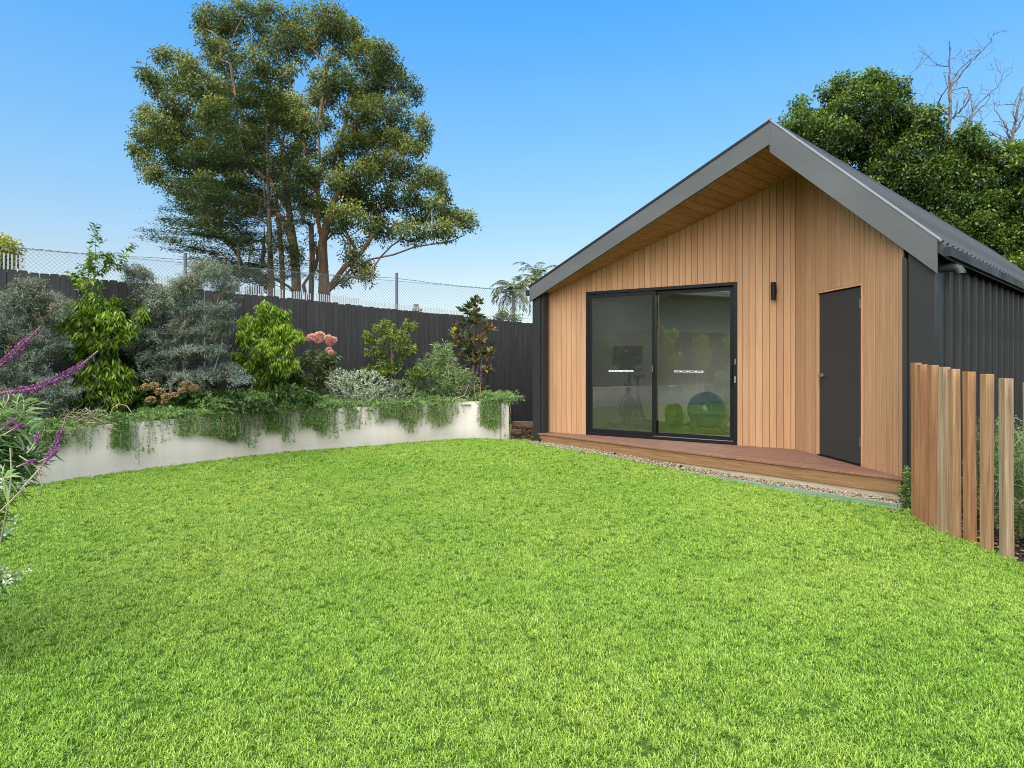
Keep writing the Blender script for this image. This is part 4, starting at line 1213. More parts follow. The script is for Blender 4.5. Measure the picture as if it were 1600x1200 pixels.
M_bk = mat('bike_black', (0.025, 0.025, 0.027), 0.45, 0.4); M_red = mat('bike_red', (0.4, 0.03, 0.03), 0.5); M_scr = mat('screen_back', (0.018, 0.018, 0.02), 0.5)
M_silver = mat('silver_paint', (0.42, 0.42, 0.42), 0.35, 0.5, 0.6)
bk0 = B(0.47, 2.22, 0.281)
bike = thing('exercise_bike', 'black exercise bike with screen behind the left glass pane', 'exercise bike', tuple(bk0))
yaw = R(-42)
fw = Vector((math.sin(yaw) * -1, -math.cos(yaw), 0)); fw = Vector((-0.62, -0.78, 0)).normalized(); sd_ = Vector((-fw.y, fw.x, 0))
def K(f, s, z): return bk0 + fw * f + sd_ * s + Vector((0, 0, z))
mb = MB()
mb.bar(K(0.42, -0.27, 0.035), K(0.42, 0.27, 0.035), 0.06, 0.05); mb.bar(K(-0.52, -0.25, 0.035), K(-0.52, 0.25, 0.035), 0.06, 0.05); mb.bar(K(0.42, 0, 0.06), K(-0.52, 0, 0.06), 0.06, 0.05)
for s in (-0.25, 0.25): mb.lathe([(0, -.02), (0.035, -.02), (0.035, .02), (0, .02)], K(0.45, s, 0.04), axis=tuple(sd_), k=12)
o = mb.build('base', M_bk, bike); bevel(o, 0.006)
mb = MB()
mb.tube([K(0.40, 0, 0.08), K(0.28, 0, 0.55), K(0.16, 0, 0.80)], 0.032, 10); mb.tube([K(-0.42, 0, 0.08), K(-0.22, 0, 0.45), K(-0.16, 0, 0.70)], 0.03, 10)
mb.tube([K(0.28, 0, 0.52), K(-0.22, 0, 0.36)], 0.035, 10); mb.tube([K(0.2, 0, 0.7), K(0.02, 0, 0.35), K(-0.2, 0, 0.10)], 0.028, 10)
mb.build('frame', M_bk, bike, smooth=True)
mb = MB(); mb.lathe([(0.02, -0.03), (0.20, -0.03), (0.23, -0.02), (0.23, 0.02), (0.20, 0.03), (0.02, 0.03)], K(0.26, 0, 0.33), axis=tuple(sd_), k=32); o = mb.build('flywheel', M_scr, bike); auto_smooth(o)
mb = MB()
circ = [K(0.26 + 0.245 * math.cos(x), 0.045, 0.33 + 0.245 * math.sin(x)) for x in np.linspace(-0.6, 3.9, 20)]
mb.tube(circ, 0.010, 6); circ = [K(0.26 + 0.245 * math.cos(x), -0.045, 0.33 + 0.245 * math.sin(x)) for x in np.linspace(-0.6, 3.9, 20)]; mb.tube(circ, 0.010, 6)
mb.build('wheel_guard', M_silver, bike, smooth=True)
mb = MB(); mb.lathe([(0, -.02), (0.09, -.02), (0.09, .02), (0, .02)], K(-0.05, 0.06, 0.33), axis=tuple(sd_), k=20); mb.bar(K(-0.05, 0.09, 0.33), K(0.05, 0.09, 0.20), 0.02, 0.025); mb.bar(K(-0.05, -0.09, 0.33), K(-0.15, -0.09, 0.46), 0.02, 0.025)
mb.box(K(0.05, 0.14, 0.20), (0.09, 0.09, 0.02)); mb.box(K(-0.15, -0.14, 0.46), (0.09, 0.09, 0.02)); mb.build('crank', M_bk, bike)
mb = MB()
sp_ = [(-0.34, 0.075), (-0.26, 0.09), (-0.16, 0.05), (-0.06, 0.025)]
vs = [K(f, w_, 0.88) for f, w_ in sp_] + [K(f, -w_, 0.88) for f, w_ in reversed(sp_)]
mb.prism(vs, (0, 0, 0.05)); mb.tube([K(-0.18, 0, 0.68), K(-0.2, 0, 0.88)], 0.024, 10); o = mb.build('saddle', M_bk, bike); bevel(o, 0.015)
mb = MB(); mb.tube([K(0.16, 0, 0.78), K(0.13, 0, 1.02)], 0.026, 10); mb.tube([K(0.10, -0.22, 1.04), K(0.20, -0.20, 1.02), K(0.16, 0, 1.01), K(0.20, 0.20, 1.02), K(0.10, 0.22, 1.04)], 0.016, 8)
for s in (-1, 1): mb.tube([K(0.17, s * 0.12, 1.02), K(0.30, s * 0.14, 1.07)], 0.016, 8)
mb.build('handlebar', M_bk, bike, smooth=True)
mb = MB(); mb.tube([K(0.2, -0.07, 0.76), K(0.2, 0.07, 0.76)], 0.032, 10); mb.build('resistance_knob', M_red, bike, smooth=True)
q = Vector((-0.45, -0.85, 0.10)).normalized(); sx2 = Vector((0, 0, 1)).cross(q).normalized(); up2 = q.cross(sx2)
rot = Matrix((sx2, q, up2)).transposed()
sc = K(0.22, 0.0, 1.30)
mb = MB(); mb.box(sc, (0.56, 0.03, 0.34), rot); o = mb.build('screen', M_scr, bike); bevel(o, 0.012)
mb = MB(); mb.box(sc + q * 0.0165 - sx2 * 0.03 + up2 * 0.07, (0.035, 0.002, 0.035), rot); mb.build('badge', M_white, o)
mb = MB(); mb.tube([sc - q * 0.02 - up2 * 0.1, K(0.14, 0, 1.03)], 0.03, 10); mb.prism([sc + sx2 * 0.22 - up2 * 0.165 + q * 0.01, sc - sx2 * 0.22 - up2 * 0.165 + q * 0.01, sc - sx2 * 0.08 - up2 * 0.25 + q * 0.01, sc + sx2 * 0.08 - up2 * 0.25 + q * 0.01], -q * 0.03); mb.build('screen_bracket', M_bk, bike)

# ------------------------------------------------------------------ plants
M_bark = mat('bark_brown', (0.14, 0.10, 0.07), 0.9, 0.1)
nz = noise(M_bark, 14, stretch=(3, 3, 0.6), coord='World', detail=6)
L(M_bark, ramp(M_bark, nz, [(0.3, (0.06, 0.042, 0.03)), (0.7, (0.22, 0.16, 0.11))]), bsdf(M_bark).inputs['Base Color']); bump(M_bark, nz, 0.6, 0.02)
M_barkred = mat('bark_red', (0.19, 0.115, 0.075), 0.9, 0.1)
nz = noise(M_barkred, 3.0, stretch=(3, 3, 0.35), coord='World', detail=7, rough=0.7)
L(M_barkred, ramp(M_barkred, nz, [(0.3, (0.075, 0.045, 0.03)), (0.5, (0.19, 0.115, 0.07)), (0.72, (0.32, 0.21, 0.14))]), bsdf(M_barkred).inputs['Base Color']); bump(M_barkred, nz, 0.8, 0.06)
M_barkgrey = mat('bark_grey', (0.22, 0.19, 0.17), 0.9, 0.1)
nz = noise(M_barkgrey, 5.0, stretch=(2, 2, 0.5), coord='World', detail=6)
L(M_barkgrey, ramp(M_barkgrey, nz, [(0.3, (0.10, 0.08, 0.07)), (0.7, (0.32, 0.27, 0.24))]), bsdf(M_barkgrey).inputs['Base Color'])
M_twig = mat('dry_twig', (0.42, 0.33, 0.22), 0.9, 0.1)

def lm(*a, **k): return leaf_mat(*a, **k)
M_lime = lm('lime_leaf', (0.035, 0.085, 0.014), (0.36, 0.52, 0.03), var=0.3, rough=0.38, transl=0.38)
M_mid = lm('mid_leaf', (0.04, 0.09, 0.02), (0.33, 0.40, 0.06), var=0.3, rough=0.4)
M_acacia = lm('acacia_leaf', (0.205, 0.26, 0.235), (0.36, 0.235, 0.23), var=0.35, rough=0.7, transl=0.2, spec=0.2)
M_rose = lm('rosemary_leaf', (0.05, 0.115, 0.03), (0.27, 0.41, 0.14), var=0.6, rough=0.6, transl=0.2)
M_salv = lm('salvia_leaf', (0.11, 0.19, 0.075), (0.33, 0.45, 0.19), var=0.3, rough=0.65, transl=0.3)
M_magn = lm('magnolia_leaf', (0.035, 0.085, 0.03), (0.30, 0.15, 0.05), var=0.35, rough=0.42, transl=0.12, spec=0.6)
M_gum = lm('gum_leaf', (0.075, 0.115, 0.05), (0.20, 0.23, 0.09), var=0.3, rough=0.4)
M_silver_l = lm('silver_leaf', (0.20, 0.27, 0.17), (0.74, 0.76, 0.64), var=0.25, rough=0.7, transl=0.2)
M_pink = lm('pink_blossom', (0.60, 0.28, 0.29), (0.84, 0.56, 0.56), var=0.2, rough=0.7, transl=0.3)
M_purple = lm('purple_blossom', (0.20, 0.04, 0.28), (0.55, 0.19, 0.60), var=0.3, rough=0.8, transl=0.2)
M_calyx = lm('pale_calyx', (0.24, 0.09, 0.24), (0.52, 0.33, 0.38), var=0.25, rough=0.8, transl=0.2)
M_tan = lm('tan_blossom', (0.22, 0.13, 0.06), (0.52, 0.38, 0.20), var=0.3, rough=0.9, transl=0.2)
M_dark_l = lm('dark_leaf', (0.025, 0.06, 0.015), (0.10, 0.18, 0.03), var=0.35, rough=0.35)
M_whitefl = lm('white_blossom', (0.62, 0.62, 0.55), (0.88, 0.88, 0.82), var=0.12, rough=0.8, transl=0.3)
M_yellowfl = lm('orange_leaf', (0.55, 0.30, 0.03), (0.8, 0.5, 0.05), var=0.1)

def twigs(Lv, tips, dirs, n, length, width, twig, hang, fw=0.6, spread=0.8, tone=(0.0, 0.3), young=0.3, droop=0.15, flat=0.0, bent=True, jl=0.3, tonedir=0.0, young_tw=None):
    """leaves sprouting along the last stretch of every twig"""
    m = len(tips)
    if m == 0: return
    dirs = nrm(dirs)
    tt = rng.random((m, n)) ** 0.8
    pos = tips[:, None] - dirs[:, None] * (tt * twig)[..., None] + rng.normal(size=(m, n, 3)) * twig * 0.06
    rad = rng.normal(size=(m, n, 3))
    if flat > 0: rad[..., 2] *= (1 - flat)
    rad = nrm(rad - dirs[:, None] * (rad * dirs[:, None]).sum(-1, keepdims=True) * 0.8)
    d = dirs[:, None] * fw + rad * spread + np.array([0, 0, -hang])
    if young_tw is None: young_tw = rng.random(m) < young
    tn_ = np.where(young_tw[:, None], rng.uniform(0.55, 1.0, (m, n)), rng.uniform(tone[0], tone[1], (m, n)))
    tn_ = tn_ * np.where(young_tw[:, None], 1 - 0.45 * tt, 1)
    ln = length * rng.uniform(1 - jl, 1 + jl, (m, n))
    Lv.add(pos.reshape(-1, 3), d.reshape(-1, 3), ln.ravel(), (width * ln / length).ravel(), tn_.ravel(), droop=droop, bent=bent, flat=flat)

def surveyed(cl, Y, dep=1.0, n_per=1.0, jy=0.25):
    """clumps surveyed from the photograph: (px, py, half width, half height) -> centre, radii, tip count"""
    out = []
    for c in cl:
        px, py, rx, rz = c[:4]; y = Y + (c[4] if len(c) > 4 else random.uniform(-jy, jy))
        s = y / F; p = W(px, py, y)
        out.append((p, (rx * s, max(rx, rz) * s * dep, rz * s)))
    return out

def shrub(name, label, cat, base, clumps, leafmat, sp, bark=None, stem=None, r_base=0.02, dens=1.0, group=None, parts=('foliage', 'stem'), tips_per=40, up=0.3):
    th_ = thing(name, label, cat, tuple(base), group)
    pts = np.concatenate([in_clump(c, r, max(5, int(tips_per * dens * (r[0] * r[2] / (0.2 * 0.2)) ** 0.75))) for c, r in clumps])
    roots = stem or [[base, np.array(base) + np.array([0, 0, 0.12])]]
    roots = [l if isinstance(l, tuple) else [np.array(p, float) for p in l] for l in roots]
    nodes, par, ti = skeleton(roots, pts, step=0.12, up=up)
    rr = radii(nodes, par, 0.0018, r_base, 2.2)
    link(parts[1], branch_mesh(parts[1], nodes, par, rr, 5), bark or M_bark, th_)
    tips = nodes[ti]; d = nrm(tips - nodes[par[ti]])
    cen = np.mean([c for c, r in clumps], axis=0)
    d = nrm(d + 0.5 * nrm(tips - cen) + np.array([0, 0, sp.get('rise', 0.2)]))
    Lv = Leaves()
    # young growth sits on the outside and top
    zmax = tips[:, 2].max(); zmin = tips[:, 2].min()
    s = dict(sp); s.pop('rise', None); yf = s.pop('young', 0.3)
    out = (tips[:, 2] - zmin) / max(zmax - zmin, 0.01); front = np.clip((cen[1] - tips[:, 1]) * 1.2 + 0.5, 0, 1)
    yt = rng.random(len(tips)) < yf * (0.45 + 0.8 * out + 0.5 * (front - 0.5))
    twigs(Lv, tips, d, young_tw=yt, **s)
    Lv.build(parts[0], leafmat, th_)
    return th_

SP_LIME = dict(n=11, length=0.085, width=0.022, twig=0.16, hang=0.95, fw=0.5, spread=0.55, young=0.75, droop=0.12)
SP_MID = dict(n=14, length=0.055, width=0.020, twig=0.14, hang=0.1, fw=0.6, spread=0.8, young=0.5)
SP_ACA = dict(n=64, length=0.036, width=0.0085, twig=0.27, hang=0.05, fw=0.75, spread=0.75, young=0.16, flat=0.6, bent=False, tone=(0, 0.12), rise=0.0)
SP_DARK = dict(n=11, length=0.07, width=0.026, twig=0.16, hang=0.3, young=0.25)

def P3(px, py, Y): return tuple(W(px, py, Y))
# purple-tipped grey acacia, centre left
cl = [(215, 418, 20, 11), (240, 447, 24, 12), (300, 436, 30, 14), (335, 415, 26, 13), (355, 440, 20, 9), (265, 465, 33, 13), (340, 478, 34, 6), (228, 488, 24, 7), (285, 503, 20, 8), (225, 517, 26, 9),
      (322, 512, 32, 10), (348, 500, 18, 7), (200, 545, 28, 9), (232, 560, 20, 7), (288, 553, 28, 11), (266, 577, 24, 7), (332, 545, 28, 6), (310, 590, 35, 8), (355, 580, 30, 8), (378, 592, 18, 6), (322, 612, 26, 6), (235, 586, 12, 7), (262, 535, 16, 8)]
Y = 8.75; bz = float(soil_z(0, 8.7))
shrub('acacia_tree', 'grey feathery acacia with layered branches and thin tan trunk', 'tree', (W(268, 600, Y)[0], Y, bz),
      surveyed([(a + random.uniform(-6, 6), b + random.uniform(-4, 4), c * random.uniform(0.8, 1.3), d * random.uniform(0.6, 1.0)) for a, b, c, d in cl + cl], Y, 0.9), M_acacia, SP_ACA, bark=M_barkgrey, r_base=0.026, up=0.15, tips_per=80,
      stem=[[(W(267, 600, Y)[0], Y, bz), P3(267, 600, Y), P3(270, 570, Y), P3(271, 545, Y), P3(274, 520, Y), P3(276, 480, Y), P3(285, 440, Y)]], parts=('crown', 'trunk'))
cl = [(45, 440, 25, 11), (75, 453, 25, 9), (30, 465, 32, 10), (98, 468, 18, 8), (12, 498, 28, 12), (62, 498, 32, 10), (38, 528, 36, 12), (92, 530, 18, 8), (8, 550, 28, 10), (30, 585, 38, 12), (78, 592, 30, 9), (105, 612, 20, 7), (60, 648, 22, 9), (76, 676, 22, 11), (60, 560, 20, 10), (-30, 520, 40, 30), (10, 620, 25, 10), (85, 690, 14, 14), (58, 705, 16, 12), (90, 640, 20, 9)]
Y = 7.75; bz = float(soil_z(0, 7.7))
shrub('acacia_shrub', 'blue-grey feathery acacia with reddish tips at the left edge of the planter', 'shrub', (W(40, 600, Y)[0], Y, bz),
      surveyed([(a + random.uniform(-8, 8), b + random.uniform(-7, 7), c * random.uniform(0.8, 1.35), d * random.uniform(0.7, 1.1)) for a, b, c, d in cl + cl], Y, 0.8), M_acacia, SP_ACA, bark=M_barkgrey, r_base=0.03, up=0.1, tips_per=78,
      stem=[[(W(30, 600, Y)[0], Y, bz), P3(30, 620, Y), P3(35, 560, Y), P3(45, 500, Y)]])

# tall lilly pilly with drooping lime growth
Y = 8.3; bz = float(soil_z(0, 8.3))
top = [(150, 362, 9, 15), (144, 392, 14, 16), (160, 410, 24, 18), (182, 404, 18, 14), (130, 418, 13, 10), (210, 382, 7, 4), (115, 430, 11, 12), (140, 445, 25, 15)]
shrub('sapling', 'airy young tree with pale green leaves rising above the dark fence', 'tree', (W(148, 600, Y + 0.2)[0], Y + 0.2, bz), surveyed(top, Y + 0.2, 0.8), M_lime,
      dict(SP_LIME, n=9, young=0.5, twig=0.14, hang=0.5, length=0.07), r_base=0.014, tips_per=26, stem=[[(W(148, 600, Y + 0.2)[0], Y + 0.2, bz), P3(143, 560, Y + 0.2), P3(142, 480, Y + 0.2), P3(148, 430, Y + 0.2), P3(150, 370, Y + 0.2)]], parts=('crown', 'trunk'))
lo = [(150, 470, 34, 20), (178, 490, 22, 16), (108, 478, 18, 18), (125, 508, 34, 25), (116, 545, 30, 13), (160, 532, 25, 18), (202, 510, 16, 14), (165, 580, 42, 26), (135, 612, 36, 18), (206, 600, 15, 20), (180, 620, 30, 15), (225, 480, 8, 10)]
shrub('lime_shrub', 'bushy shrub with drooping lime-green leaves between the two grey acacias', 'shrub', (W(150, 600, Y)[0], Y, bz), surveyed(lo, Y, 0.8, jy=0.15), M_lime,
      dict(SP_LIME, young=0.52, n=14), r_base=0.03, tips_per=60, stem=[[(W(150, 600, Y)[0], Y, bz), P3(150, 600, Y), P3(145, 540, Y), P3(140, 490, Y)]])
Y = 9.65; bz = float(soil_z(0, 9.7))
cl = [(415, 476, 18, 11), (440, 488, 14, 10), (400, 500, 28, 15), (440, 512, 24, 14), (385, 522, 18, 12), (420, 540, 40, 18), (465, 522, 11, 10), (400, 570, 32, 18), (445, 565, 24, 16), (425, 592, 26, 12), (395, 612, 14, 12), (445, 622, 14, 14), (370, 556, 12, 12), (420, 615, 30, 12)]
lime = shrub('lime_bush', 'rounded bright lime-green bush against the dark fence left of the pink flowers', 'shrub', (W(420, 600, Y)[0], Y, bz), surveyed(cl, Y, 0.8, jy=0.15), M_lime,
      dict(SP_LIME, n=14, young=0.85), r_base=0.03, tips_per=64, stem=[[(W(420, 600, Y)[0], Y, bz), P3(420, 600, Y), P3(418, 540, Y), P3(416, 500, Y)]])
# flowering gum with pink heads
Y = 10.2; bz = float(soil_z(0, 10.1))
cl = [(495, 560, 26, 16), (512, 582, 18, 13), (478, 592, 20, 14), (517, 560, 12, 10), (460, 585, 16, 14), (500, 605, 20, 12)]
gum = shrub('flowering_gum', 'dark-leaved shrub carrying clusters of coral pink blossom', 'shrub', (W(492, 600, Y)[0], Y, bz), surveyed(cl, Y, 0.8, jy=0.1), M_gum,
      dict(n=9, length=0.105, width=0.036, twig=0.15, hang=0.25, young=0.3), r_base=0.025, tips_per=40, stem=[[(W(492, 600, Y)[0], Y, bz), P3(492, 590, Y), P3(492, 555, Y), P3(494, 535, Y)]])
for (px, py, rx, rz) in ((488, 527, 10, 6), (500, 523, 9, 5), (497, 532, 8, 4), (482, 530, 6, 4), (513, 528, 7, 5), (521, 531, 6, 5), (516, 536, 7, 4), (514, 546, 5, 3.5), (517, 551, 4.5, 3), (456, 569, 5, 6), (461, 577, 4, 4)):
    Yf = Y - 0.22 - 0.1 * random.random(); c = W(px, py, Yf); s = Yf / F
    d = nrm(rng.normal(size=(900, 3)) + np.array([0, -0.2, 0.3])); Lv = Leaves()
    lump = 1 + 0.18 * np.sin(d[:, 0] * 7 + px) * np.sin(d[:, 2] * 6)
    Lv.add(c + d * np.array([rx, rx * 0.8, rz]) * s * 0.75 * lump[:, None], d + rng.normal(size=(900, 3)) * 0.3, 0.022, 0.006, tone=np.clip(0.4 + 0.6 * d[:, 2] + rng.normal(size=900) * 0.2, 0, 1) * (0.35 if px < 470 else 1), bent=False)
    Lv.build('blossom', M_pink, gum)
# green shrub with yellow tips
Y = 10.8; bz = float(soil_z(0, 10.8))
cl = [(600, 508, 20, 10), (640, 507, 13, 8), (574, 524, 8, 9), (612, 526, 32, 13), (590, 550, 22, 9), (635, 545, 20, 11), (610, 568, 30, 8), (576, 575, 12, 6), (650, 580, 20, 10), (642, 604, 18, 12), (600, 580, 25, 8)]
shrub('yellow_tipped_shrub', 'small-leaved green shrub with yellow tips and visible stem right of the pink flowers', 'shrub', (W(614, 600, Y)[0], Y, bz), surveyed(cl, Y, 0.8, jy=0.12), M_mid,
      dict(SP_MID, n=14, young=0.6), r_base=0.028, bark=M_barkred, tips_per=56, stem=[[(W(614, 600, Y)[0], Y, bz), P3(613, 590, Y), P3(613, 560, Y), P3(612, 530, Y)]])
# salvia mass with purple spikes
Y = 10.95; bz = float(soil_z(0, 10.9))
cl = [(690, 550, 20, 20), (665, 566, 16, 16), (712, 592, 30, 22), (682, 606, 32, 20), (735, 602, 14, 20), (652, 622, 18, 12), (700, 575, 30, 20), (740, 625, 16, 14), (640, 598, 10, 8)]
SP_SAL = dict(n=18, length=0.10, width=0.0125, twig=0.22, hang=0.1, fw=0.55, spread=0.7, young=0.55, rise=1.0, droop=0.25)
salv = shrub('salvia_bush', 'mounded pale green salvia bush before the magnolia at the planter end', 'shrub', (W(695, 620, Y)[0], Y, bz), surveyed(cl, Y, 0.7, jy=0.1), M_salv, SP_SAL, bark=M_twig, r_base=0.015, tips_per=46, up=0.6)
def spike(root, pts, r, name='flower_spike', bare=0.2, purple=1.0):
    """a stalk with whorls of florets; pts are world points from the foot to the tip"""
    pts = [np.array(p, float) for p in pts]
    P_ = catmull3(pts, 24); mb = MB(); mb.tube([tuple(p) for p in P_], [r * 0.22 * (1 - 0.6 * i / len(P_)) + 0.0005 for i in range(len(P_))], 5); mb.build('stalk', M_twig, root)
    seg = np.linalg.norm(np.diff(P_, axis=0), axis=1); cum = np.concatenate([[0], np.cumsum(seg)]); T = cum[-1]
    Lc, Lp = Leaves(), Leaves(); s = T * bare
    while s < T:
        u = s / T; k = min(np.searchsorted(cum, s), len(P_) - 1); c = P_[k - 1] + (P_[k] - P_[k - 1]) * ((s - cum[k - 1]) / max(seg[k - 1], 1e-6)); ax = nrm(P_[k] - P_[k - 1])
        rr_ = r * (1.0 if u < 0.8 else 1.0 - 0.75 * (u - 0.8) / 0.2) * random.uniform(0.85, 1.1) * min(1, 0.45 + (u - bare) * 3)
        n = 44; d = rng.normal(size=(n, 3)); d = nrm(d - ax * (d @ ax)[:, None] * 0.9); 
        nc = int(n * 0.5)
        Lc.add(c + d[:nc] * rr_ * 0.25, d[:nc] + ax * 0.5, rr_ * 0.75, rr_ * 0.5, rng.random(nc) * (1 if u < 0.4 else 0.4), bent=True)
        Lp.add(c + d[nc:] * rr_ * 0.35, d[nc:] + ax * 0.35, rr_ * rng.uniform(0.5, 0.95, n - nc), rr_ * 0.62, rng.random(n - nc) * purple, bent=True)
        s += r * 0.62
    Lc.build('calyx', M_calyx, root); Lp.build('petals', M_purple, root)
def catmull3(P, k):
    out = []
    for i in range(len(P) - 1):
        p0 = P[max(i - 1, 0)]; p1 = P[i]; p2 = P[i + 1]; p3 = P[min(i + 2, len(P) - 1)]
        for j in range(k):
            t = j / k; out.append(0.5 * ((2 * p1) + (-p0 + p2) * t + (2 * p0 - 5 * p1 + 4 * p2 - p3) * t * t + (-p0 + 3 * p1 - 3 * p2 + p3) * t ** 3))
    out.append(P[-1]); return np.array(out)
def sgroup(root):
    e = bpy.data.objects.new('flower_spike', None); C.objects.link(e); e.location = root.location; put(e, root); return e
for pts in ([(750, 640), (751, 600), (753, 560)], [(745, 630), (741, 600), (748, 570)], [(712, 600), (713, 575), (714, 558)], [(700, 590), (702, 568), (703, 556)], [(724, 640), (735, 610), (743, 585)], [(690, 625), (715, 620), (730, 600)]):
    e = sgroup(salv); spike(e, [P3(px, py, Y - 0.25) for px, py in pts], 0.016, bare=0.45, purple=0.6)
mb = MB(); mb.tube([P3(680, 628, 10.6), P3(700, 630, 10.5), P3(714, 622, 10.5), P3(725, 618, 10.55), P3(733, 600, 10.6)], [0.006, 0.006, 0.005, 0.004, 0.003], 6); mb.build('dry_stem', M_twig, salv)
# magnolia
Y = 11.75; bz = float(soil_z(0, 11.2))
cl = [(742, 470, 10, 7), (735, 484, 18, 8), (748, 500, 17, 9), (722, 505, 10, 6), (765, 512, 8, 6), (740, 526, 27, 10), (712, 520, 8, 6), (757, 545, 14, 8), (735, 558, 24, 10), (765, 553, 9, 7), (742, 588, 16, 7), (762, 580, 10, 6), (709, 538, 8, 6), (728, 540, 16, 8), (750, 612, 16, 10)]
mag = shrub('magnolia_tree', 'small upright magnolia with glossy dark leaves and brown undersides', 'tree', (W(738, 600, Y)[0], Y, bz), surveyed(cl, Y, 0.85, jy=0.1), M_magn,
      dict(n=9, length=0.125, width=0.052, twig=0.07, hang=-0.15, fw=0.6, spread=0.75, young=0.42, tone=(0, 0.15), droop=0.05), r_base=0.03, tips_per=20, stem=[[(W(738, 600, Y)[0], Y, bz), P3(738, 590, Y), P3(740, 530, Y), P3(742, 475, Y)]], parts=('crown', 'trunk'))
Lv = Leaves(); c = W(709, 517, Y - 0.3); Lv.add(np.repeat(c[None], 7, 0), rng.normal(size=(7, 3)) * 0.6 + np.array([0, 0, 0.9]), 0.10, 0.05, 0.6); Lv.build('orange_leaf', M_yellowfl, mag)
# silver-white ground shrub and grey-green neighbour
Y = 10.15; bz = float(soil_z(0, 10.1))
cl = [(560, 600, 48, 26), (530, 592, 26, 18), (585, 622, 40, 20), (545, 630, 30, 14)]
silver_shrub = shrub('silver_shrub', 'low spreading shrub speckled with tiny silvery white leaves', 'shrub', (W(560, 620, Y)[0], Y, bz), surveyed(cl, Y, 0.7, jy=0.05), M_silver_l,
      dict(n=13, length=0.026, width=0.017, twig=0.10, hang=0.0, young=0.6, bent=False, tone=(0, 0.3)), r_base=0.012, tips_per=150, up=0.6)
cl = [(618, 603, 28, 14), (640, 618, 22, 14), (600, 632, 25, 10), (500, 618, 18, 12)]
shrub('greygreen_shrub', 'low grey-green small-leaved shrub below the yellow-tipped one', 'shrub', (W(625, 620, Y + .1)[0], Y + .1, bz), surveyed(cl, Y + .1, 0.7, jy=0.05), M_silver_l,
      dict(n=13, length=0.026, width=0.011, twig=0.10, hang=0.0, young=0.05, bent=False, tone=(0, 0.15)), r_base=0.012, tips_per=110, up=0.6)
Y = 8.75; bz = float(soil_z(0, 8.6))
cl = [(455, 612, 24, 16), (480, 620, 24, 12), (410, 632, 30, 10), (200, 560, 34, 26), (225, 600, 30, 22), (185, 610, 30, 26), (165, 510, 22, 24), (190, 480, 20, 18), (120, 600, 26, 26), (235, 540, 14, 18), (330, 610, 26, 16), (360, 625, 26, 12)]
shrub('dark_shrub', 'deep green glossy shrub filling the shade between the lime-green shrub and the acacia', 'shrub', (W(200, 620, Y)[0], Y, bz), surveyed(cl, Y, 0.6, jy=0.1), M_dark_l, dict(SP_DARK, young=0.35), r_base=0.02, tips_per=60)
# tan hydrangea heads over dark leaves
Y = 8.55; bz = float(soil_z(0, 8.5))
cl = [(225, 628, 20, 12), (250, 632, 22, 12), (300, 622, 26, 14), (275, 632, 26, 10), (215, 612, 12, 10)]
hyd = shrub('hydrangea', 'dark-leaved hydrangea with faded tan flower heads under the grey acacia', 'shrub', (W(250, 640, Y)[0], Y, bz), surveyed(cl, Y, 0.6, jy=0.05), M_dark_l,
      dict(n=8, length=0.085, width=0.055, twig=0.10, hang=0.1, young=0.3), r_base=0.012, tips_per=40)
for (px, py, rx, rz) in ((228, 605, 8, 6), (240, 603, 8, 6), (250, 612, 8, 6), (236, 625, 9, 6), (260, 620, 8, 6), (292, 600, 10, 6), (303, 606, 8, 6), (285, 610, 7, 4), (274, 617, 6, 4), (258, 628, 6, 4)):
    Yf = Y - 0.12; c = W(px, py, Yf); s = Yf / F; n = 260; d = nrm(rng.normal(size=(n, 3)) + np.array([0, -0.1, 0.4])); Lv = Leaves()
    Lv.add(c + d * np.array([rx, rx, rz]) * s * 0.8, d + rng.normal(size=(n, 3)) * 0.7, 0.018, 0.016, tone=np.clip(0.5 + 0.4 * d[:, 2] + rng.normal(size=n) * 0.2, 0, 1), bent=False); Lv.build('flower_head', M_tan, hyd)

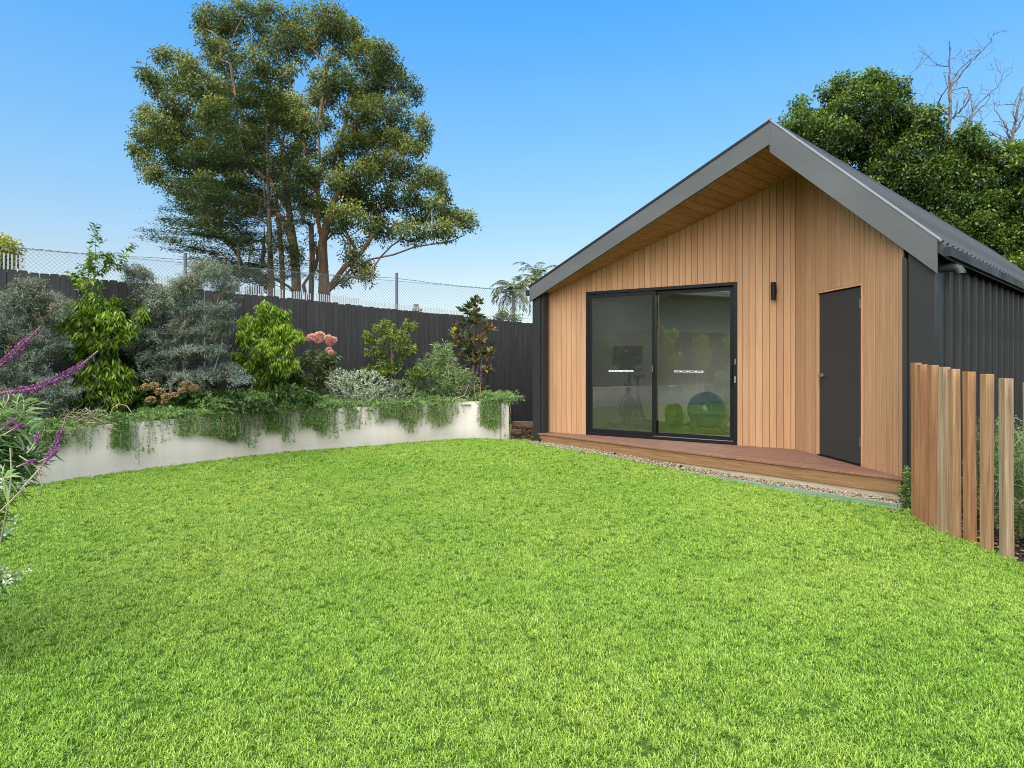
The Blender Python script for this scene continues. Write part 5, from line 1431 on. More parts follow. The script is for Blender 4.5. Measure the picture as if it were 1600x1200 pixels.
# trailing rosemary along the planter wall, one plant per stretch
segl = np.concatenate([[0], np.cumsum(np.linalg.norm(np.diff(wall_line, axis=0), axis=1))])
def at_px(px):
    r_ = wall_line[:, 0] / np.maximum(wall_line[:, 1], 0.3); k = wall_line[:, 1] > 5.0
    s = np.interp((px - 800) / F, r_[k], segl[k]); return s
def on_wall(s):
    return np.array([np.interp(s, segl, wall_line[:, 0]), np.interp(s, segl, wall_line[:, 1])])
def wall_nrm(s):
    a, b = on_wall(s - 0.03), on_wall(s + 0.03); t = nrm(b - a); return np.array([-t[1], t[0]])
def rosemary(label, px0, px1, nhang, lmin, lmax, nup, hup, ends=None):
    s0, s1 = ends or (at_px(px0), at_px(px1)); mid_ = on_wall((s0 + s1) / 2)
    root = thing('trailing_rosemary', label, 'rosemary', (mid_[0], mid_[1], float(wall_top(mid_[1]))), 'trailing rosemary plants along the top of the planter wall')
    paths = []
    clus = [random.uniform(s0, s1) for _ in range(max(2, int((s1 - s0) * 5)))]
    def hang(s, ln):
        p = on_wall(s); q = wall_nrm(s); zt = float(wall_top(p[1])); inn = random.uniform(0.03, 0.25); off = random.uniform(0.015, 0.11)
        t_ = np.array([q[1], -q[0]]); sl = random.uniform(-0.08, 0.08)
        pts = [np.array([*(p + q * inn), zt - 0.03]), np.array([*(p + q * 0.03 + t_ * sl * 0.2), zt + random.uniform(0.04, 0.12)]), np.array([*(p - q * (0.03 + off * 0.5) + t_ * sl * 0.5), zt + 0.01])]
        m = max(2, int(ln / 0.10)); x = sl
        for j in range(1, m + 1):
            x += random.uniform(-0.018, 0.018); o = off * (0.7 + 0.3 * j / m)
            pts.append(np.array([*(p - q * (0.03 + o) + t_ * x), zt - ln * j / m]))
        if random.random() < 0.3:
            pts.append(pts[-1] + np.array([*(-q * 0.03 + t_ * random.uniform(-.04, .04)), 0.03]))
        return pts
    for i in range(int(nhang * 1.15)):
        s = random.choice(clus) + random.gauss(0, 0.06) if random.random() < 0.75 else random.uniform(s0, s1)
        s = min(max(s, s0), s1)
        # lengths follow slow waves along the wall, so that bunches and gaps form
        wv = 0.5 + 0.5 * math.sin(s * 7.3 + 2 * math.sin(s * 2.9)); ln = lmin + (lmax - lmin) * (0.38 + 0.70 * wv) * random.random() ** 0.6
        paths.append((hang(s, ln), 0.25))
    for i in range(nup):
        s = random.uniform(s0 - 0.05, s1 + 0.05); p = on_wall(s); q = wall_nrm(s); zt = float(wall_top(p[1])); inn = random.uniform(-0.02, 0.5)
        b0 = np.array([*(p + q * inn), zt - 0.05]); an = random.uniform(0, 6.28); rr_ = random.uniform(0.05, 0.2); h = hup * random.uniform(0.4, 1.2)
        e_ = np.array([math.cos(an) * rr_, math.sin(an) * rr_, h])
        if random.random() < 0.5: e_[:2] += -q * 0.12; e_[2] *= 0.8
        paths.append(([b0, b0 + e_ * np.array([0.3, 0.3, 0.7]), b0 + e_, b0 + e_ * np.array([1.5, 1.5, 0.9])], 0.55))
    pos, dr, tn_ = [], [], []; mb = MB()
    for pts, tb in paths:
        P_ = catmull3([np.array(p) for p in pts], 6); ln = np.sum(np.linalg.norm(np.diff(P_, axis=0), axis=1)); n = max(8, int(ln / 0.0060))
        u = np.linspace(0, len(P_) - 1.001, n); k = u.astype(int); f_ = (u - k)[:, None]; c = P_[k] * (1 - f_) + P_[k + 1] * f_; d = nrm(P_[k + 1] - P_[k])
        r_ = nrm(rng.normal(size=(n, 3))); pos.append(c); dr.append(d * 0.55 + r_ * 0.8); tn_.append(np.clip(tb * (0.3 + 0.9 * rng.random() ) + 0.35 * (u / len(P_)) + rng.normal(size=n) * 0.12, 0, 1))
        if random.random() < 0.35: mb.tube([tuple(p) for p in P_[::3]], 0.0016, 3, caps=False)
    Lv = Leaves(); pos = np.concatenate(pos); Lv.add(pos, np.concatenate(dr), rng.uniform(0.020, 0.036, len(pos)), 0.0072, np.concatenate(tn_), bent=False, droop=0.0)
    Lv.build('foliage', M_rose, root); mb.build('stem', M_twig, root)
    return root
rosemary('short grey-green tuft of trailing rosemary where the wall meets the left-edge salvia', 52, 104, 60, 0.06, 0.3, 110, 0.14)
rosemary('thin wisps of trailing rosemary at the far left end of the white wall', 106, 172, 16, 0.08, 0.34, 25, 0.08)
rosemary('trailing rosemary hanging low in a bunch, leftmost dense curtain on the white wall', 180, 250, 80, 0.15, 0.52, 120, 0.18)
rosemary('trailing rosemary with a few thin hanging strands below the grey acacia trunk', 250, 322, 42, 0.1, 0.42, 150, 0.2)
rosemary('thick mat of trailing rosemary covering the wall below the grey acacia', 322, 392, 190, 0.12, 0.46, 300, 0.33)
rosemary('trailing rosemary spilling below the bright lime-green bush', 392, 458, 130, 0.12, 0.44, 220, 0.28)
rosemary('trailing rosemary spilling below the pink flowers', 458, 528, 140, 0.1, 0.42, 220, 0.22)
rosemary('trailing rosemary fringe below the silvery white shrub', 536, 628, 110, 0.08, 0.34, 220, 0.16)
rosemary('trailing rosemary fringe below the salvia bush', 628, 716, 130, 0.1, 0.42, 220, 0.14)
rosemary('long drooping rosemary wrapping the right-hand corner of the planter', 752, 796, 105, 0.2, 0.62, 160, 0.2)
rosemary('rosemary hanging on the left-hand planter wall, seen mirrored in the glass door', 0, 0, 110, 0.08, 0.4, 200, 0.2, ends=(0.6, 5.2))

# dry tangled stems at the left end of the wall
Y = 7.55; tg = thing('dry_stems', 'tangle of dry straw-coloured stems lying on the left end of the planter', 'dead plant', P3(130, 660, Y))
mb = MB()
for i in range(26):
    x = random.uniform(88, 150); y = random.uniform(648, 668); pts = [P3(x, y, Y + random.uniform(-.15, .25))]
    for j in range(4):
        x += random.uniform(4, 18); y += random.uniform(-9, 8); y = min(y, 672); pts.append(P3(x, y, Y + random.uniform(-.2, .25)))
    mb.tube(pts, [0.004, 0.004, 0.003, 0.0025, 0.0015], 4)
mb.tube([P3(172, 648, 7.9), P3(176, 637, 7.9), P3(186, 631, 7.95), P3(198, 634, 8.0), P3(207, 646, 8.0)], 0.005, 5)
mb.build('stem', M_twig, tg)
Lv = Leaves(); n = 500; pts = np.array([P3(random.uniform(90, 170), random.uniform(640, 668), Y + random.uniform(-.1, .4)) for _ in range(n)]); Lv.add(pts, rng.normal(size=(n, 3)) + np.array([0, 0, 0.5]), 0.06, 0.008, rng.random(n)); Lv.build('foliage', M_salv, tg)

# foreground left: salvia in flower reaching into the view, silver-leaved plant below
Y = 2.85
fs = thing('flowering_salvia', 'near salvia bush with long purple flower spikes arching in from the left edge', 'shrub', (-3.0, 2.95, 0.0))
roots = [[(-3.0, 2.95, 0.0), (-2.95, 2.95, 0.4), (-2.9, 2.9, 0.8)]]
cl = [((-2.75, 2.95, 1.12), (0.30, 0.3, 0.22)), ((-2.66, 2.95, 0.85), (0.26, 0.25, 0.22)), ((-2.85, 2.9, 1.3), (0.28, 0.3, 0.2)), ((-2.95, 3.0, 0.6), (0.3, 0.3, 0.25)), ((-2.62, 3.1, 1.22), (0.18, 0.2, 0.12)), ((-2.56, 3.2, 1.02), (0.10, 0.15, 0.12))]
pts = np.concatenate([in_clump(c, r, 80) for c, r in cl]); nodes, par, ti = skeleton([[np.array(p) for p in roots[0]]], pts, step=0.1, up=0.5)
rr = radii(nodes, par, 0.002, 0.015, 2.2); link('stem', branch_mesh('stem', nodes, par, rr, 5), M_twig, fs)
Lv = Leaves(); dd = nrm(nrm(nodes[ti] - nodes[par[ti]]) + np.array([0.3, 0, 0.5])); twigs(Lv, nodes[ti], dd, n=12, length=0.105, width=0.013, twig=0.2, hang=0.1, fw=0.5, spread=0.75, young=0.5, droop=0.3); Lv.build('foliage', M_salv, fs)
Yf = 2.55
for pts, r, bare in (([(-70, 640), (-20, 590), (25, 548), (63, 510)], 0.0155, 0.25), ([(-80, 630), (0, 614), (60, 604), (115, 578), (153, 548)], 0.0165, 0.3), ([(35, 762), (55, 740), (75, 715), (90, 690), (101, 657)], 0.014, 0.35),
                     ([(-20, 690), (5, 668), (28, 652)], 0.012, 0.5), ([(5, 680), (25, 668), (39, 662)], 0.011, 0.4), ([(42, 708), (54, 693), (61, 674)], 0.011, 0.5), ([(25, 730), (45, 722), (60, 718)], 0.010, 0.3), ([(60, 722), (80, 712), (92, 700)], 0.009, 0.3)):
    e = sgroup(fs); spike(e, [P3(px, py, Yf + 0.03 * i) for i, (px, py) in enumerate(pts)], r * 0.98, bare=bare * 0.9)
mb = MB(); mb.tube([P3(35, 765, Yf), P3(10, 790, Yf), P3(-30, 830, 2.7)], 0.004, 5); mb.tube([P3(16, 700, 2.6), P3(18, 740, 2.6), P3(14, 780, 2.62), P3(0, 850, 2.7)], 0.0028, 6); mb.tube([P3(60, 735, 2.6), P3(66, 760, 2.6), P3(62, 775, 2.62)], 0.003, 5)
mb.tube([P3(30, 712, 2.6), P3(55, 728, 2.6), P3(75, 745, 2.62)], 0.0025, 5); mb.build('stalk', M_twig, fs)
ws = thing('silver_plant', 'silver-leaved plant with clusters of small white flowers at the lower left edge', 'plant', (-2.75, 2.75, 0))
cl = [((-2.35, 2.8, 0.88), (0.10, 0.12, 0.07)), ((-2.36, 2.75, 0.68), (0.08, 0.12, 0.06)), ((-2.34, 2.75, 0.47), (0.10, 0.12, 0.05)), ((-2.42, 2.8, 0.58), (0.07, 0.12, 0.2)), ((-2.62, 2.8, 0.5), (0.2, 0.2, 0.25))]
pts = np.concatenate([in_clump(c, r, 34) for c, r in cl]); nodes, par, ti = skeleton([[np.array((-2.75, 2.75, 0.0)), np.array((-2.7, 2.75, 0.2)), np.array((-2.6, 2.77, 0.5))]], pts, step=0.1, up=0.4)
rr = radii(nodes, par, 0.002, 0.01, 2.2); link('stem', branch_mesh('stem', nodes, par, rr, 5), M_salv, ws)
Lv = Leaves(); dd = nrm(nrm(nodes[ti] - nodes[par[ti]]) + np.array([0.4, 0, 0.2])); twigs(Lv, nodes[ti], dd, n=5, length=0.07, width=0.014, twig=0.1, hang=0.0, young=0.8, tone=(0.5, 0.8)); Lv.build('foliage', M_salv, ws)
fl = nodes[ti][rng.random(len(ti)) < 0.7]; Lv = Leaves()
for c in fl:
    n = 14; c = c + rng.normal(size=3) * 0.02; d = nrm(rng.normal(size=(n, 3))); Lv.add(c + d * 0.012 + dd[0] * 0.02, d, 0.013, 0.010, rng.random(n), bent=False)
Lv.build('flower', M_whitefl, ws)
fr_ = thing('strap_leaf_clump', 'a few broad pale green leaves at the left edge above the white flowers', 'plant', P3(5, 800, 2.5))
Lv = Leaves(); P0 = np.array(P3(4, 748, 2.5)); dl = np.array([[0.9, 0, 0.35], [0.6, 0.1, 0.75], [0.1, 0, 1], [0.9, -0.2, -0.1], [0.3, 0, -1], [0.8, 0.2, -0.7], [-0.3, 0, 0.9], [0.2, 0, -0.9]])
Lv.add(np.repeat(P0[None], 8, 0), dl, np.array([0.09, 0.08, 0.09, 0.11, 0.10, 0.09, 0.08, 0.08]), 0.016, rng.uniform(0.5, 1, 8), droop=0.3); Lv.build('foliage', M_salv, fr_)

# shrubs behind the posts and a weed by the deck
for (c, lb) in (((4.22, 5.15), 'wispy green rosemary bush behind the gap between the right-hand posts'), ((4.25, 4.62), 'wispy green rosemary bush nearest the camera behind the last posts'), ((4.45, 5.75), 'green rosemary bush against the ribbed side wall of the studio')):
    b = np.array([c[0], c[1], 0.0]); h = 0.95 if c[1] < 5.5 else 1.05
    cl = [((c[0], c[1], h * 0.35), (0.3, 0.3, h * 0.35)), ((c[0] + .05, c[1], h * 0.72), (0.22, 0.25, h * 0.28)), ((c[0] + 0.12, c[1] - 0.1, h * 0.6), (0.25, 0.25, h * 0.3))]
    shrub('rosemary_bush', lb, 'shrub', tuple(b), cl, M_rose, dict(n=60, length=0.024, width=0.0045, twig=0.24, hang=-0.1, fw=0.6, spread=0.8, young=0.5, bent=False, rise=1.2), bark=M_twig, r_base=0.012, tips_per=60, up=1.0, group='rosemary bushes in the bed behind the posts')
p = B(5.60, -0.16, 0.0); cl = [((p.x, p.y, 0.16), (0.07, 0.07, 0.14)), ((p.x + .02, p.y, 0.34), (0.04, 0.05, 0.1))]
shrub('weed', 'small wispy green weed at the right-hand end of the deck', 'plant', tuple(p), cl, M_rose, dict(n=26, length=0.03, width=0.006, twig=0.1, hang=0.0, young=0.6, bent=False, rise=0.8), bark=M_rose, r_base=0.003, tips_per=160)

# bushes of the left-hand bed, mirrored in the glass
def copy_thing(o, loc, rz, label, s=1.0):
    r = o.copy(); C.objects.link(r); r.location = loc; r.rotation_euler = (0, 0, rz); r.scale = (s, s, s); r['label'] = label
    for ch in o.children:
        c = ch.copy(); C.objects.link(c); inv = ch.matrix_parent_inverse.copy(); c.parent = r; c.matrix_parent_inverse = inv
    return r
for (x, y, rz, s, lb) in ((-7.9, -0.15, 1.2, 1.1, 'lime-green bush in the left-hand bed, the fullest one mirrored in the glass'), (-7.8, 1.75, 2.6, 1.35, 'tall lime-green bush of the left-hand bed, mirrored at the inner edge of the right pane'), (-7.9, -1.6, 4.0, 1.05, 'lime-green bush at the far end of the left-hand bed'), (-8.0, 3.6, 4.6, 1.1, 'lime-green bush in the left-hand bed nearest the flowering salvia')):
    copy_thing(lime, (x, y, float(soil_z(x, y))), rz, lb, s)
copy_thing(silver_shrub, (-7.55, -0.9, float(soil_z(-7.55, -0.9))), 0.4, 'silvery white low shrub of the left-hand bed, mirrored above the blue ball', 0.9)

# two fallen leaves on the lawn
for (px, py, az, lb) in ((305, 772, 0.9, 'pale yellow fallen leaf lying on the lawn, nearer of the two below the hanging rosemary'), (424, 761, 2.4, 'small yellowish fallen leaf on the lawn, farther right of the two')):
    y = (CAMZ - 0.04) * F / (py - HY); p = np.array([(px - 800) / F * y, y, float(ground_z((px - 800) / F * y, y)) + 0.035])
    d = np.array([math.cos(az), math.sin(az), 0.25]); s_ = np.array([-math.sin(az), math.cos(az), 0.2]); mb = MB(); pts = []
    for u, w in ((0, 0.002), (0.25, 0.011), (0.55, 0.013), (0.8, 0.007), (1.0, 0.001)):
        c = p + d * 0.09 * u + np.array([0, 0, 0.012 * math.sin(u * 3)]); pts.append((c - s_ * w, c + np.array([0, 0, -0.003]), c + s_ * w))
    vs = [q for t3 in pts for q in t3]; fs = []
    for i in range(4):
        for j in range(2): fs.append((i * 3 + j, i * 3 + j + 1, i * 3 + j + 4, i * 3 + j + 3))
    mb.add(vs, fs); o = mb.build('fallen_leaf', M_tan); tag(o, lb, 'leaf')

# ------------------------------------------------------------------ trees beyond the fences
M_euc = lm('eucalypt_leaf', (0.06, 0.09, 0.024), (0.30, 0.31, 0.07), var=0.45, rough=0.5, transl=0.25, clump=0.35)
M_ced = lm('cedar_needle', (0.05, 0.085, 0.045), (0.17, 0.22, 0.085), var=0.35, rough=0.6, transl=0.1, clump=0.5)
M_fic = lm('ficus_leaf', (0.028, 0.06, 0.011), (0.18, 0.26, 0.035), var=0.5, rough=0.35, transl=0.25, clump=0.6)
M_palm = lm('palm_leaf', (0.13, 0.16, 0.07), (0.36, 0.36, 0.20), var=0.3, rough=0.5, transl=0.2)
M_yel = lm('yellow_leaf', (0.20, 0.24, 0.03), (0.50, 0.46, 0.05), var=0.3, rough=0.5, transl=0.3)

def tree(name, label, base, cl, Y, leafmat, bark, stem, r_base, tips_r, leaf_n, leaf, puff, depth=1.0, flat_y=4.0, step=0.8, shell=0.5, up=0.5, tonez=0.5, minr=0.0, hang=0.2, parts=('crown', 'trunk'), tip_r=0.012):
    th_ = thing(name, label, 'tree', tuple(base))
    tips = []; tt = []
    for c in cl:
        px, py, rx, rz = c[:4]; y = Y + (c[4] if len(c) > 4 else random.uniform(-flat_y, flat_y)); s = y / F
        p = W(px, py, y); r = np.array([rx * s, max(rx, rz) * s * depth, rz * s])
        n = max(4, int(tips_r * (rx * rz) / 900)); q = in_clump(p, r, n, shell); tips.append(q)
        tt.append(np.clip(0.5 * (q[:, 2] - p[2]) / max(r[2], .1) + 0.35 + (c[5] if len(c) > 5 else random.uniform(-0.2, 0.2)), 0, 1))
    tips = np.concatenate(tips); tt = np.concatenate(tt)
    nodes, par, ti = skeleton(stem, tips, step=step, up=up, pen=1.5, jit=0.12)
    rr = radii(nodes, par, tip_r, r_base, 1.55)
    link(parts[1], branch_mesh(parts[1], nodes, par, rr, 7, minr), bark, th_)
    # leaves in small puffs round each twig end
    n = leaf_n; m = len(tips)
    d = nrm(rng.normal(size=(m, n, 3))); rad = puff * rng.random((m, n)) ** 0.45
    pos = tips[:, None] + d * rad[..., None] * np.array([1, 1, 0.85])
    dd = d * 0.7 + rng.normal(size=(m, n, 3)) * 0.5 + np.array([0, 0, -hang])
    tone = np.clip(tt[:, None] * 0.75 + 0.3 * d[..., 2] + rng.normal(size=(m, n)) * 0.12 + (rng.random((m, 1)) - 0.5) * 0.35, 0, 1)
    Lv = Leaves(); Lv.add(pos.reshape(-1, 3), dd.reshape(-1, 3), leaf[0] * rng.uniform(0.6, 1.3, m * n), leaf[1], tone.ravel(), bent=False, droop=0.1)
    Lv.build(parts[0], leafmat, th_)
    return th_

# the big eucalypt
Y = 36.0
ec = [(340, 28, 28, 15), (385, 22, 30, 13), (365, 50, 28, 14), (318, 34, 14, 12), (430, 22, 22, 12), (475, 32, 24, 14), (512, 28, 26, 16), (545, 62, 28, 20), (575, 92, 26, 18), (598, 92, 22, 20), (490, 62, 20, 14), (535, 40, 22, 12), (455, 60, 20, 14), (415, 55, 22, 15),
      (262, 90, 20, 11), (285, 95, 14, 8), (228, 117, 19, 8), (265, 128, 24, 10), (300, 112, 22, 12), (235, 178, 16, 9), (275, 165, 24, 12), (320, 138, 30, 16), (270, 192, 26, 12), (240, 215, 24, 11), (217, 232, 12, 10), (232, 262, 12, 16), (262, 238, 24, 12), (300, 205, 30, 16), (340, 180, 32, 18), (370, 140, 30, 18), (400, 100, 26, 16), (352, 92, 24, 14), (430, 125, 26, 14), (245, 142, 16, 7),
      (447, 170, 32, 20, -5, 0.45), (405, 205, 30, 16), (470, 195, 26, 14, -4, 0.2), (505, 150, 22, 13), (540, 125, 30, 14), (580, 138, 26, 16), (612, 125, 22, 14), (640, 133, 18, 10), (655, 148, 8, 9), (562, 175, 30, 14), (600, 172, 30, 14), (628, 192, 22, 10), (660, 200, 12, 10), (592, 215, 30, 14), (545, 222, 28, 14), (502, 190, 20, 10), (640, 228, 16, 10), (664, 222, 12, 9), (602, 256, 30, 14), (562, 275, 34, 15),
      (640, 270, 26, 14), (672, 282, 22, 12), (692, 298, 12, 12), (625, 305, 30, 14), (582, 322, 32, 15), (540, 335, 26, 13), (655, 330, 26, 14), (698, 335, 18, 11), (730, 343, 18, 12), (690, 360, 22, 11), (640, 362, 24, 11), (598, 362, 22, 12), (500, 330, 24, 12), (540, 296, 28, 14), (462, 300, 26, 14), (420, 262, 30, 16), (370, 255, 34, 16), (330, 242, 30, 16), (292, 255, 26, 13), (276, 292, 18, 11), (300, 318, 22, 12), (350, 305, 30, 14), (400, 318, 28, 14), (330, 345, 22, 10), (520, 250, 22, 12),
      (560, 418, 18, 12), (574, 432, 9, 9), (534, 436, 10, 6), (545, 395, 12, 8), (460, 395, 14, 8), (500, 425, 9, 6), (375, 215, 22, 12), (460, 240, 24, 12), (310, 285, 20, 10), (480, 270, 22, 12), (350, 430, 12, 8), (395, 425, 14, 7)]
ec += [(468, 92, 12, 7), (500, 118, 12, 7), (485, 78, 12, 6), (440, 88, 14, 8), (520, 95, 12, 8), (455, 110, 10, 6)]
ec = [(e[0], e[1], e[2] * 1.02, e[3] * 1.4) + tuple(e[4:]) for e in ec]
outline = np.array([(318, 20), (400, 5), (520, 15), (590, 80), (650, 130), (660, 200), (665, 240), (690, 300), (735, 345), (690, 372), (560, 385), (440, 340), (330, 350), (245, 280), (215, 235), (225, 170), (225, 110), (300, 100)], float)
k_ = 0
while k_ < 85:
    x_, y_ = rng.uniform(215, 735), rng.uniform(10, 380)
    if in_poly(np.array(x_), np.array(y_), outline) and not (420 < x_ < 520 and 70 < y_ < 135 and rng.random() < 0.6):
        ec.append((x_, y_, rng.uniform(12, 20), rng.uniform(6, 11))); k_ += 1
def T3(px, py, y=Y): return np.array(W(px, py, y))
gz_ = -0.3
st = [[np.array([T3(507, 460)[0], Y, gz_]), T3(507, 460), T3(506, 420), T3(504, 380), T3(497, 345), T3(497, 300)],
      (3, [T3(515, 330), T3(530, 300), T3(535, 260), T3(530, 220), T3(545, 180)]),
      (5, [T3(500, 250), T3(497, 200), T3(505, 150), T3(510, 100)]),
      (5, [T3(470, 262), T3(450, 235), T3(440, 200)])]
trees_e = []
lst = [e for e in ec if e[0] > 455]
# branch to the right that sweeps low over the fence belongs to the main stem
st.append((1, [T3(530, 440), T3(548, 420), T3(580, 405), T3(615, 398), T3(650, 385), T3(700, 378), T3(725, 368)]))
st.append((1, [T3(540, 415), T3(560, 400), T3(578, 375), T3(590, 355)]))
tree('eucalyptus_tree', 'huge spreading eucalypt with red-brown trunk and low branch sweeping right', (T3(507, 460)[0], Y, gz_), lst, Y, M_euc, M_barkred, st, 0.36, 76, 42, (0.17, 0.08), 0.42, flat_y=4.5, minr=0.0)
lst = [e for e in ec if e[0] <= 455]
Y2 = 37.5
st = [[np.array([T3(464, 460, Y2)[0], Y2, gz_]), T3(464, 460, Y2), T3(462, 420, Y2), T3(458, 380, Y2), T3(452, 330, Y2), T3(448, 280, Y2), T3(440, 230, Y2), T3(430, 180, Y2)],
      (3, [T3(440, 340, Y2), T3(410, 315, Y2), T3(380, 300, Y2), T3(350, 270, Y2)]), (5, [T3(420, 250, Y2), T3(390, 210, Y2), T3(370, 160, Y2), T3(360, 100, Y2)]), (6, [T3(450, 180, Y2), T3(455, 120, Y2), T3(450, 60, Y2)]),
      (4, [T3(425, 290, Y2), T3(385, 250, Y2), T3(335, 215, Y2), T3(300, 180, Y2)])]
tree('eucalyptus_tree', 'second tall eucalypt stem whose crown makes the left half of the great crown', (T3(464, 460, Y2)[0], Y2, gz_), lst, Y2, M_euc, M_barkred, st, 0.30, 76, 42, (0.17, 0.08), 0.42, flat_y=4.0)
# slimmer stems beside them
for (pxs, rb, lab, cl) in (([(486, 470), (487, 440), (488, 400), (486, 350), (480, 290)], 0.17, 'slim grey eucalypt stem standing between the two thick red trunks', [(480, 340, 16, 10), (470, 300, 16, 10), (495, 290, 16, 10)]),
                           ([(441, 470), (442, 440), (440, 400), (436, 350), (430, 290)], 0.16, 'slim dark eucalypt stem left of the two thick red trunks', [(430, 330, 18, 10), (440, 300, 18, 10), (420, 290, 16, 10)]),
                           ([(480, 470), (474, 445), (492, 420), (497, 400)], 0.12, 'leaning pale stem crossing low behind the thick trunks', [(500, 385, 10, 6), (488, 372, 10, 6)])):
    yy = 38.5; st = [[np.array([T3(pxs[0][0], 470, yy)[0], yy, gz_])] + [T3(a, b, yy) for a, b in pxs]]
    tree('eucalyptus_tree', lab, (T3(pxs[0][0], 470, yy)[0], yy, gz_), cl, yy, M_euc, M_barkred, st, rb, 18, 26, (0.20, 0.085), 0.5, flat_y=0.8)
# layered cedar in front on the left
Y = 31.0; ced = thing('cedar_tree', 'dark layered cedar in front of the left side of the eucalypts', 'tree', (T3(424, 460, Y)[0], Y, gz_))
tips = []; tr = [np.array([T3(424, 460, Y)[0], Y, gz_])] + [T3(424 - (460 - yy_) * 0.03, yy_, Y) for yy_ in range(460, 130, -22)]
layers = [(150, 388, 440), (172, 372, 450), (195, 352, 462), (218, 330, 470), (238, 318, 478), (256, 300, 484), (272, 296, 490), (288, 285, 478), (302, 280, 490), (318, 268, 482), (333, 246, 478), (348, 252, 488), (362, 262, 470), (376, 240, 480), (390, 258, 484), (404, 252, 470), (417, 284, 480), (430, 296, 474), (442, 320, 470)]
for (yy_, xl, xr) in layers:
    for k in range(9):
        side = -1 if k < 6 else 1
        ext = (424 - xl) if side < 0 else (xr - 424)
        fr2 = 1.0 if k in (0, 6) else random.uniform(0.45, 1.0)
        an = random.uniform(-1.25, 1.25) if k not in (0, 6) else random.uniform(-.3, .3)
        ext_m = ext * fr2 * Y / F
        b_ = np.array(T3(424 - (460 - yy_) * 0.03, yy_, Y))
        e_ = b_ + np.array([side * ext_m * math.cos(an), -ext_m * math.sin(an) * 1.0, random.uniform(-0.1, 0.35)])
        m = max(3, int(ext_m * 2.6))
        for j in range(m):
            u = 0.35 + 0.65 * (j + random.random()) / m
            w_ = (1.15 - u) * 0.95
            q = b_ + (e_ - b_) * u + np.array([random.gauss(0, w_ * 0.45), random.gauss(0, w_ * 0.6), random.gauss(0, 0.05) + 0.25 * u])
            tips.append(q)
tips = np.array(tips)
nodes, par, ti = skeleton([tr], tips, step=0.6, up=0.15, pen=2.5, jit=0.08)
rr = radii(nodes, par, 0.010, 0.18, 2.0); link('trunk', branch_mesh('trunk', nodes, par, rr, 6), M_bark, ced)
Lv = Leaves(); m = len(tips); n = 60; d = rng.normal(size=(m, n, 3)) * np.array([0.26, 0.26, 0.045]); pos = tips[:, None] + d
dd = d * np.array([1, 1, 0.3]) + rng.normal(size=(m, n, 3)) * np.array([0.3, 0.3, 0.08])
Lv.add(pos.reshape(-1, 3), dd.reshape(-1, 3), rng.uniform(0.10, 0.22, m * n), 0.055, np.clip(0.3 + d[..., 2].ravel() * 4 + rng.normal(size=m * n) * 0.2, 0, 1), bent=False, droop=0.0, flat=0.7)
Lv.build('crown', M_ced, ced)

# dense dark-green trees behind the studio
def ficus(label, base_px, cl, Y, r_base=0.22):
    cl = [(c[0], c[1], c[2] * 1.1, c[3] * 1.15) for c in cl]
    cl += [(c[0] + rng.uniform(-0.9, 0.9) * c[2], c[1] + rng.uniform(-0.2, 1.0) * c[3], c[2] * rng.uniform(0.4, 0.7), c[3] * rng.uniform(0.4, 0.7)) for c in cl for _ in range(2)]
    b = np.array([T3(base_px, 500, Y)[0], Y, -0.2]); st = [[b, T3(base_px, 480, Y), T3(base_px + 3, 420, Y), T3(base_px - 2, 350, Y)]]
    return tree('leafy_tree', label, tuple(b), cl, Y, M_fic, M_bark, st, r_base, 66, 40, (0.11, 0.065), 0.24, depth=1.0, flat_y=1.0, step=0.6, tonez=0.5, tip_r=0.008)
ficus('dense dark green tree with a high rounded crown right behind the roof ridge', 1330, [(1322, 135, 24, 16), (1365, 130, 24, 14), (1395, 140, 18, 14), (1345, 165, 44, 24), (1400, 178, 22, 22), (1300, 180, 30, 18), (1250, 170, 10, 14), (1240, 192, 20, 10), (1262, 200, 30, 16), (1295, 215, 36, 20), (1350, 215, 40, 24), (1395, 225, 26, 20), (1290, 245, 30, 18), (1340, 262, 44, 22), (1390, 262, 34, 20), (1330, 300, 40, 20), (1380, 300, 40, 24), (1400, 340, 36, 24), (1430, 380, 40, 30), (1350, 340, 30, 20)], 22)
ficus('dense dark green tree with a small bump on top, between the bare branches', 1460, [(1438, 185, 18, 14), (1455, 178, 14, 10), (1450, 205, 22, 14), (1430, 240, 26, 22), (1465, 235, 26, 18), (1440, 280, 36, 24), (1480, 270, 26, 22), (1420, 320, 30, 24), (1470, 320, 40, 28), (1450, 360, 40, 26), (1500, 370, 36, 28), (1470, 405, 40, 24)], 21)
ficus('broad leafy green tree at the right edge before the grey bare branches', 1540, [(1514, 205, 12, 14), (1505, 225, 24, 12), (1530, 228, 22, 12), (1520, 250, 40, 18), (1555, 255, 26, 16), (1510, 290, 36, 22), (1560, 300, 32, 24), (1540, 340, 40, 24), (1560, 385, 40, 24), (1520, 385, 30, 22), (1580, 240, 20, 16), (1590, 420, 40, 22)], 20.5)
ficus('bright leafy green tree cut off by the right edge of the photo', 1620, [(1605, 240, 24, 16), (1590, 270, 22, 18), (1600, 310, 26, 24), (1625, 290, 30, 30), (1590, 360, 28, 22), (1620, 370, 30, 30), (1610, 410, 30, 22), (1650, 330, 30, 40)], 20)

